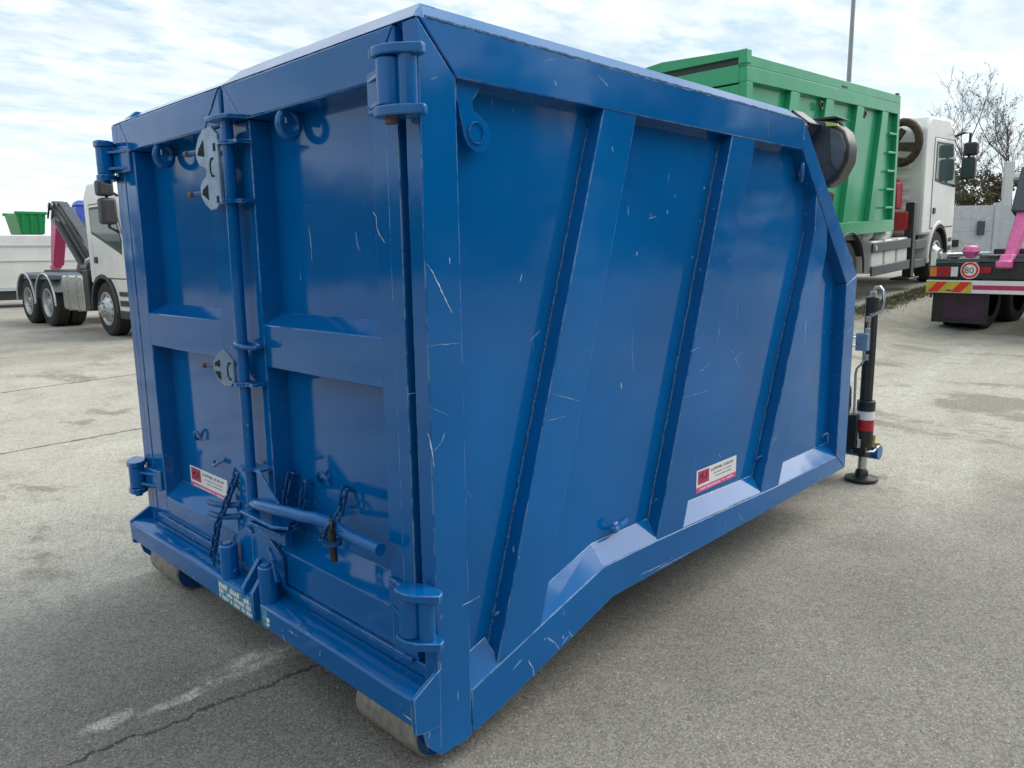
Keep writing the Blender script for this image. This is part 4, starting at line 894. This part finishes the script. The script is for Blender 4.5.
part('tank_bags', MB().lathe([(.05, -.3), (.16, -.25), (.2, 0), (.15, .25), (.04, .3)], (-3.6, -.95, 1.12), 'x', 12).lathe([(.05, -.4), (.13, -.3), (.15, 0), (.12, .3), (.04, .4)], (-2.7, -.98, 1.08), 'x', 12), WHITE, TG)
cm = part('crane_mount', MB().box(-1.80, -.95, 1.50, -1.45, -.55, 2.0).cyl((-1.62, -.8, 1.5), (-1.62, -.8, 2.1), .12), REDP, TG, bevel=.03)
part('crane_base', MB().box(-1.78, -1.15, 1.10, -1.42, 1.15, 1.45), REDP, TG, bevel=.02)
gr = part('timber_grab', MB().tube([(-1.45+.0, -.88+.30*cos(a), 2.74+.38*sin(a)) for a in [i*2*pi/20 for i in range(20)]], .075, 8, closed=True), RUSTB, TG)
part('grab_arm', MB().prism([(-1.12, 2.55), (-.62, 2.62), (-.55, 2.78), (-1.15, 2.72)], 'x', -1.52, -1.40).prism([(-.95, 2.95), (-.62, 2.45), (-.52, 2.52), (-.85, 3.02)], 'x', -1.50, -1.42), RUSTB, gr, bevel=.01)
part('grab_shell', MB().prism([(-1.10, 2.42), (-.86, 2.30), (-.50, 2.36), (-.46, 2.62), (-.72, 2.50)], 'x', -1.56, -1.36), RUSTB, gr, bevel=.02)

# --- green container on that truck (local x along, z up from its floor)
GC = thing('green_container', 'tall bright green steel container with slanted ribs and ladder rungs, loaded on the white lorry', 'container', (8.678, 3.502, 1.666), (0, TILT, 0)); GC.scale = (TSC,)*3
GW, GL, GH = 2.45, 5.62, 2.30
def gpz(name, mb, parent=None, bevel=.006, mat=None, **k): return part(name, mb, mat or GREEN, parent or GC, bevel=bevel, **k)
for mir in (False, True):
    def Y(y): return GW - y if mir else y
    def pr(poly, a, b): return MB().prism(poly, 'y', Y(a), Y(b))
    gpz('corner_post', pr([(0, .0), (.17, .0), (.17, GH-.31), (0, GH-.31)], 0, .10))
    gpz('corner_post', pr([(GL-.11, .21), (GL, .21), (GL, GH-.31), (GL-.11, GH-.31)], 0, .10))
    gpz('top_rail', pr([(0, GH-.308), (GL, GH-.308), (GL, GH-.13), (0, GH-.13)], 0, .10))
    gpz('top_rail', pr([(0, GH-.127), (GL, GH-.127), (GL, GH), (0, GH)], .004, .10))
    gpz('bottom_rail', pr([(.172, 0), (GL, 0), (GL, .208), (.172, .208)], 0, .10))
    gpz('side_panel', pr([(.05, .05), (GL-.05, .05), (GL-.05, GH-.1), (.05, GH-.1)], .085, .10), bevel=0)
    for xt in (1.27, 2.45, 3.66, 4.78):
        dx = -.42
        gpz('rib', pr([(xt, GH-.31), (xt+.28, GH-.31), (xt+.28+dx, .21), (xt+dx, .21)], .003, .088))
    for x, z in ((2.30, GH-.36), (4.0, GH-.36)):
        gpz('lashing_ring', MB().tube([(x+.05*cos(t), Y(.02), z-.05+.05*sin(t)) for t in [i*2*pi/14 for i in range(14)]], .016, 7, closed=True), mat=DARKP, bevel=0)
    for k in range(5):
        z = .40 + k*.31
        gpz('ladder_rung', MB().box(GL-.48, Y(.0), z, GL-.112, Y(.03), z+.035), bevel=.004)
# rear end with doors, raised lid
for y0, y1 in ((.10, GW/2-.008), (GW/2+.008, GW-.10)):
    d = gpz('rear_door', MB().box(.06, y0, .02, .075, y1, GH-.32), bevel=0)
    gpz('door_stile', MB().box(.0, y0, .02, .06, y0+.14, GH-.33).box(.0, y1-.14, .02, .06, y1, GH-.33), parent=d)
    for za, zb in ((.02, .25), (1.05, 1.20), (GH-.48, GH-.331)): gpz('door_rail', MB().box(.001, y0+.141, za, .059, y1-.141, zb), parent=d)
gpz('rear_beam', MB().box(.0, .101, GH-.31, .10, GW-.101, GH-.10))
gpz('rear_lid', MB().prism([(.1, GH-.02), (GW-.1, GH-.02), (GW-.10, GH+.0), (1.20, GH+.11), (.1, GH+.06)], 'x', -.02, .10))
gpz('lid_gap_shade', MB().box(.03, .101, GH-.099, .09, GW-.101, GH-.021), mat=BLACKP, bevel=0)  # dark panel standing in for the shade under the raised lid
gpz('roof_plate', MB().box(.101, .101, GH-.06, GL-.101, GW-.101, GH-.03), bevel=0)
gpz('front_panel', MB().box(GL-.10, .101, .0, GL-.06, GW-.101, GH))
gpz('floor_plate', MB().box(.11, .101, .02, GL-.11, GW-.101, .06), bevel=0)
gpz('corner_hinge', MB().box(-.03, -.012, GH-.10, .10, .10, GH+.06))
gpz('runner_beam', MB().box(.3, GW/2-.52, -.28, GL-.2, GW/2-.40, -.003).box(.3, GW/2+.40, -.28, GL-.2, GW/2+.52, -.003))
gpz('bracket', MB().box(3.45, .10, -.25, 3.65, .35, -.003))
gpz('tarp_clip', MB().box(GL-.13, .01, GH+.001, GL-.05, .06, GH+.04).box(3.0, -.004, GH-.10, 3.2, .0035, GH-.07), mat=DARKP)

# ---------------------------------------------------------------- left background
VA = rad(44+32)
wt = thing('box_trailer', 'long white box trailer behind the hook-lift truck at the left edge', 'trailer', (4.6, 26.0, .16), (0, 0, VA - pi/2))
part('trailer_body', MB().box(-9.0, 0, .62, 6, 2.4, 2.36), WHITE, wt, bevel=.04)
part('trailer_rail', MB().box(-9.0, -.03, 1.98, 6, -.003, 2.03).box(-9.0, -.03, 1.50, 6, -.003, 1.53).box(-9, -.05, .55, 6, -.003, .64), CONC, wt, bevel=.004)
part('trailer_skirt', MB().box(-9.0, .02, .25, 6, .1, .60), DARKP, wt)
for x in (-5.2, -3.9, 3.4, 4.7):
    make_wheel(wt, x, .25, out=-1)
vn = thing('white_van', 'white van with black bumper and red tail lamp at the far left edge', 'van', (2.95, 22.2, .16), (0, 0, VA - pi/2))
part('van_body', MB().prism([(-4.9, .75), (-4.9, 2.05), (-4.6, 2.25), (-.85, 2.25), (-.70, 2.1), (-.62, .75)], 'y', 0, 1.9), WHITE, vn, bevel=.06, seg=3)
part('bumper', MB().prism([(-4.95, .32), (-4.95, .76), (-.42, .74), (-.25, .66), (-.25, .38), (-.45, .32)], 'y', -.06, 1.9), BLACKP, vn, bevel=.04)
part('tail_lamp', MB().box(-.78, -.02, .80, -.62, .02, 1.25), REDL, vn, bevel=.02)
part('rear_window', MB().box(-4.2, -.012, 1.35, -1.4, -.002, 2.0), GLASS, vn)
for x in (-4.0, -.9): make_wheel(vn, x, .25, r=.34, w=.22, out=-1)
wt.scale = (1, 1, .95)
# green skip on a low stand and blue cabin behind the trailer
gs = thing('green_skip', 'small dark green open skip stacked behind the white trailer', 'skip', (7.0, 34.0, .16), (0, 0, VA - pi/2 + .25))
part('skip_tub', MB().hexa([(.06, 0, 2.62), (.9, 0, 2.62), (.9, 1.6, 2.62), (.06, 1.6, 2.62)], [(-.08, -.1, 3.48), (.98, -.1, 3.48), (.98, 1.7, 3.48), (-.08, 1.7, 3.48)]), GREEN2, gs, bevel=.03)
for y in (-.15, 1.66): part('skip_rim', MB().box(-.13, y, 3.44, 1.03, y+.09, 3.56), GREEN2, gs, bevel=.02)
for x in (.14, .44, .74): part('skip_rib', MB().hexa([(x-.04, -.03, 2.64), (x+.06, -.03, 2.64), (x+.06, .1, 2.64), (x-.04, .1, 2.64)], [(x-.04, -.14, 3.43), (x+.06, -.14, 3.43), (x+.06, .05, 3.43), (x-.04, .05, 3.43)]), GREEN2, gs, bevel=.01)
part('support_stand', MB().box(.1, .1, 0, .85, 1.5, 2.61), CONC, gs)
gs.scale = (1, 1, .955)
bc = thing('blue_cabin', 'tall blue plastic cabin behind the grey hook arm of the left truck', 'cabin', (8.95, 31.4, .16), (0, 0, VA - pi/2 + .1))
part('cabin_wall', MB().box(-.55, 0, .05, .55, 1.1, 3.55), BLUEC, bc, bevel=.05)
part('cabin_door', MB().box(-.42, -.03, .2, .42, -.002, 3.2), BLUEC, bc, bevel=.02)
part('cabin_roof', MB().hexa([(-.6, -.05, 3.551), (.6, -.05, 3.551), (.6, 1.15, 3.551), (-.6, 1.15, 3.551)], [(-.45, .1, 3.75), (.45, .1, 3.75), (.45, 1.0, 3.75), (-.45, 1.0, 3.75)]), BLUEC, bc, bevel=.03)
part('door_rib', MB().box(-.38, -.045, 1.6, .38, -.031, 1.7).box(-.38, -.045, 2.4, .38, -.031, 2.5), BLUEC, bc, bevel=.005)
part('vent_pipe', MB().cyl((.3, .55, 3.7), (.3, .55, 4.0), .06, 12), BLUEC, bc)

# ---------------------------------------------------------------- right background: fence, post, trees, bushes, pole, verge
P0 = Vector((28.2, 7.6)); P1 = Vector((34.6, .4)); dv = (P1-P0).normalized()
def fz(p): return ground_z(p.x, p.y)
fe = thing('concrete_fence', 'pale grey concrete panel fence with posts behind the trucks on the right', 'fence', (P0.x, P0.y, 0), (0, 0, math.atan2(dv.y, dv.x)))
zb = .32; nseg = 6; sl = 1.72
for i in range(-2, nseg+1):
    part('fence_post', MB().box(i*sl-.09, -.10, zb-.3, i*sl+.09, .10, zb+2.84), CONC, fe, bevel=.015)
    if i < nseg:
        for r in range(6):
            for c_ in range(4):
                x0 = i*sl+.091 + c_*.384
                part('panel', MB().box(x0, -.03, zb+.005+r*.46, x0+.381, .03, zb+.458+r*.46), CONC, fe, bevel=.004)
part('meter_box', MB().box(2.75, -.16, zb+1.71, 3.0, -.101, zb+2.21), GREYP, fe, bevel=.01)
part('junction_box', MB().box(1.95, -.12, zb+1.31, 2.15, -.031, zb+1.56), BLACKP, fe, bevel=.01)
cp = single('concrete_post', MB().prism([(-.17, -.14), (.17, -.14), (.14, .14), (-.14, .14)], 'z', 0, 4.1), plain('pale_post_concrete', (.66, .65, .63), .8, 0, .06, 6), 'tall pale square concrete post rising above the panel fence', 'post', bevel=.02)
cp.location = (33.1, 5.3, .7); cp.rotation_euler = (0, 0, .6)
lp = thing('lamp_post', 'tall thin grey lamp pole rising behind the green container', 'lamp post', (25.5, 8.6, 0))
part('pole', MB().tube([(0, 0, .0), (0, 0, 5), (0, 0, 11.0)], .105, 16, r2=.06), POLE, lp)
part('lamp_arm', MB().tube([(0, 0, 10.9), (-.3, -.25, 11.3), (-1.0, -.9, 11.5)], .04, 10), POLE, lp)
part('lamp_head', MB().box(-1.7, -1.05, 11.45, -1.0, -.75, 11.58), POLE, lp, bevel=.03)

def tree(x, y, h, seed, label, spread=.42, leaves=260, lean=0.0):
    rnd = random.Random(seed); z0 = ground_z(x, y); tr = thing('bare_tree', label, 'tree', (x, y, z0), group='bare trees behind the fence')
    tb = MB(); cb = MB(); lf = MB(); tips = []
    def branch(p, d, L, r, lev):
        n = 5 if lev < 2 else 4; pts = [p]; q = p.copy(); dd = d.copy()
        for i in range(n):
            dd = (dd + Vector((rnd.gauss(0, .10+.03*lev), rnd.gauss(0, .10+.03*lev), rnd.gauss(.05, .07)))).normalized(); q = q + dd*(L/n); pts.append(q.copy())
        (tb if lev == 0 else cb).tube(pts, r, 7 if lev < 2 else 4 if lev < 3 else 3, r2=r*(.45 if lev else .3))
        if lev >= 2: tips.extend(pts[2:])
        if lev >= 4: return
        k = (9, 6, 5, 4)[lev]
        for i in range(k):
            f = rnd.uniform(.28 if lev == 0 else .2, 1.0); j = min(int(f*n), n-1); a = pts[j].lerp(pts[j+1], f*n-j)
            az = rnd.uniform(0, 2*pi); base = (pts[j+1]-pts[j]).normalized(); sd = Vector((cos(az), sin(az), rnd.uniform(-.1, .5)))
            nd = (base*rnd.uniform(.6, 1.1) + sd*rnd.uniform(.5, .9)).normalized()
            branch(a, nd, L*rnd.uniform(.36, .58), max(r*rnd.uniform(.34, .5)*(1.2-f*.5), .006), lev+1)
    branch(Vector((0, 0, -.1)), Vector((lean, lean*.4, 1)).normalized(), h, h*.014, 0)
    for i in range(leaves):
        p = rnd.choice(tips) + Vector((rnd.gauss(0, .08), rnd.gauss(0, .08), rnd.gauss(0, .08))); s = rnd.uniform(.03, .065)
        u = Vector((rnd.gauss(0, 1), rnd.gauss(0, 1), rnd.gauss(0, 1))).normalized(); w = u.orthogonal().normalized()
        lf.add([p-u*s, p+w*s*.6, p+u*s, p-w*s*.6], [(0, 1, 2, 3)])
    part('trunk', tb, BARK, tr); cr_ = part('crown', cb, BARK, tr); part('leaves', lf, LEAF, cr_)
tree(33.4, 6.6, 4.9, 3, 'slender bare tree directly behind the fence left of the concrete post')
tree(34.6, 5.4, 4.5, 11, 'bare tree behind the tall concrete post, branches spreading upward')
tree(36.4, 4.5, 4.9, 23, 'bare tree nearest the right edge behind the pink hook arm')
tree(38.5, 8.6, 4.0, 31, 'small bare tree behind the lorry mirror')
def bush(x, y, w, h, n, seed, label, mat):
    rnd = random.Random(seed); z0 = ground_z(x, y); b = thing('shrub', label, 'shrub', (x, y, z0), group='shrubs behind the fence'); m = MB(); st = MB()
    cl = [(rnd.gauss(0, w*.4), rnd.gauss(0, w*.35), rnd.uniform(.25, .95)*h, rnd.uniform(.25, .5)*w*.6) for _ in range(16)]
    for c_ in cl: st.tube([(c_[0]*.2, c_[1]*.2, 0), (c_[0]*.6, c_[1]*.6, c_[2]*.5), (c_[0], c_[1], c_[2])], .025, 5, r2=.008)
    for i in range(n):
        c_ = rnd.choice(cl); v = Vector((rnd.gauss(0, 1), rnd.gauss(0, 1), rnd.gauss(0, .8))).normalized()*c_[3]*rnd.uniform(.3, 1.1); p = Vector(c_[:3])+v
        if p.z < .05: continue
        s = rnd.uniform(.05, .12); u = Vector((rnd.gauss(0, 1), rnd.gauss(0, 1), rnd.gauss(0, 1))).normalized(); q = u.orthogonal().normalized()
        m.add([p-u*s, p+q*s*.6, p+u*s, p-q*s*.6], [(0, 1, 2, 3)])
    part('stems', st, BARK, b); part('foliage', m, mat, b)
for i, (x, y, w, h, lab) in enumerate(((33.6, 7.6, 1.8, 4.2, 'olive brown shrub above the fence beside the white cab'), (34.2, 6.2, 1.7, 4.0, 'brownish shrub around the slender tree behind the fence'),
        (35.4, 4.6, 1.9, 4.1, 'wide russet shrub right of the concrete post'), (36.4, 3.2, 1.9, 4.2, 'russet shrub behind the fence at the right edge'), (37.5, 7.4, 2.3, 3.8, 'low olive shrub farther back between the trees'))):
    bush(x, y, w, h, 2100, 40+i, lab, BUSHM)
# grass verge beside the lorry
rnd = random.Random(5); gm_ = MB()
for i in range(11000):
    x = rnd.uniform(11.8, 20.0); y = 3.13 + rnd.gauss(0, .13) + (x-14)*.01
    z = ground_z(x, y); h = rnd.uniform(.02, .09)*max(.3, 1-abs(y-3.13)); a = rnd.uniform(0, 2*pi); w = rnd.uniform(.004, .009); lx, ly = rnd.gauss(0, .03), rnd.gauss(0, .03)
    gm_.add([(x-w*cos(a), y-w*sin(a), z-.005), (x+w*cos(a), y+w*sin(a), z-.005), (x+lx, y+ly, z+h)], [(0, 1, 2)])
gv = bpy.data.objects.new('grass_verge', gm_.mesh('grass_verge', GRASSM, recalc=False)); COL.objects.link(gv); gv['kind'] = 'stuff'; gv['label'] = 'dry grass strip along the lorry wheels'; gv['category'] = 'grass'
# soil strip under the grass
so_ = MB(); n_ = 40
for i in range(n_+1):
    x = 11.4 + i*8.8/n_; yy = 3.13+(x-14)*.01; e = .20+.07*sin(i*1.7)+.05*sin(i*4.1)
    so_.v += [(x, yy-e, ground_z(x, yy-e)+.004), (x, yy, ground_z(x, yy)+.03), (x, yy+e, ground_z(x, yy+e)+.004)]
for i in range(n_): so_.f += [(i*3, i*3+3, i*3+4, i*3+1), (i*3+1, i*3+4, i*3+5, i*3+2)]
structure(part('verge_soil', so_, plain('dry_soil', (.19, .165, .125), .95, 0, .4, 9, bump=.6), None))
# plywood board standing by the rear wheel of the lorry
pb = single('plywood_board', MB().box(-.02, -.25, 0, .02, .25, .62), BEIGE, 'pale orange plywood board leaning by the lorry rear wheel behind the stabiliser leg', 'board', bevel=.003)
pb.location = (10.95, 3.12, ground_z(10.95, 3.12)); pb.rotation_euler = (0, rad(-8), rad(15))
# loose grit on the asphalt
rnd = random.Random(9); gt = MB()
for i in range(2600):
    d = rnd.uniform(.5, 5.5)**1.0; az = YAW + rnd.uniform(-.75, .75); x = -1.35 + d*cos(az)*1.3; y = -1.65 + d*sin(az)*1.3
    if rnd.random() < .35: x = rnd.gauss(-.35, .45); y = rnd.gauss(1.03, .25)
    z = ground_z(x, y); s = rnd.uniform(.0015, .0045) * (1.8 if rnd.random() < .03 else 1)
    vs = [(x+s*rnd.uniform(.6, 1.2)*cos(a), y+s*rnd.uniform(.6, 1.2)*sin(a), z+s*.1) for a in (0, 1.57, 3.14, 4.71)] + [(x, y, z+s*rnd.uniform(.7, 1.2))]
    gt.add(vs, [(0, 1, 4), (1, 2, 4), (2, 3, 4), (3, 0, 4)])
go = bpy.data.objects.new('loose_grit', gt.mesh('loose_grit', plain('grit_stone', (.40, .375, .33), .9, 0, .5, 60), recalc=False)); COL.objects.link(go); go['kind'] = 'stuff'; go['label'] = 'loose pale grit scattered on the asphalt'; go['category'] = 'grit'

# unseen wood added right of and behind the view, shaped to darken the container's reflections
rnd = random.Random(77); wd = MB()
for i in range(330):
    a = rad(rnd.uniform(-250, -20)); d = rnd.uniform(36, 54); cx, cy = d*cos(a), d*sin(a); h = rnd.uniform(6.5, 11.5)*(.42 if a < rad(-150) else 1); z0 = ground_z(cx, cy); w = rnd.uniform(1.8, 3.2)
    wd.tube([(cx, cy, z0), (cx+rnd.gauss(0, .2), cy, z0+h*.6)], .16, 5, r2=.05)
    for k in range(150):
        f = rnd.random()**.8; v = Vector((rnd.gauss(0, 1), rnd.gauss(0, 1), rnd.gauss(0, .7))).normalized()*w*rnd.uniform(.3, 1)*(1.1-.55*f); p = Vector((cx, cy, z0+.6+f*h))+v
        s_ = rnd.uniform(.28, .62); u = Vector((rnd.gauss(0, 1), rnd.gauss(0, 1), rnd.gauss(0, 1))).normalized(); q = u.orthogonal().normalized()
        wd.add([p-u*s_, p+q*s_*.7, p+u*s_, p-q*s_*.7], [(0, 1, 2, 3)])
wo = bpy.data.objects.new('far_wood', wd.mesh('far_wood', BUSHM, recalc=False)); COL.objects.link(wo); wo['kind'] = 'stuff'; wo['label'] = 'unseen wood added around the yard to darken the paint reflections'; wo['category'] = 'wood'
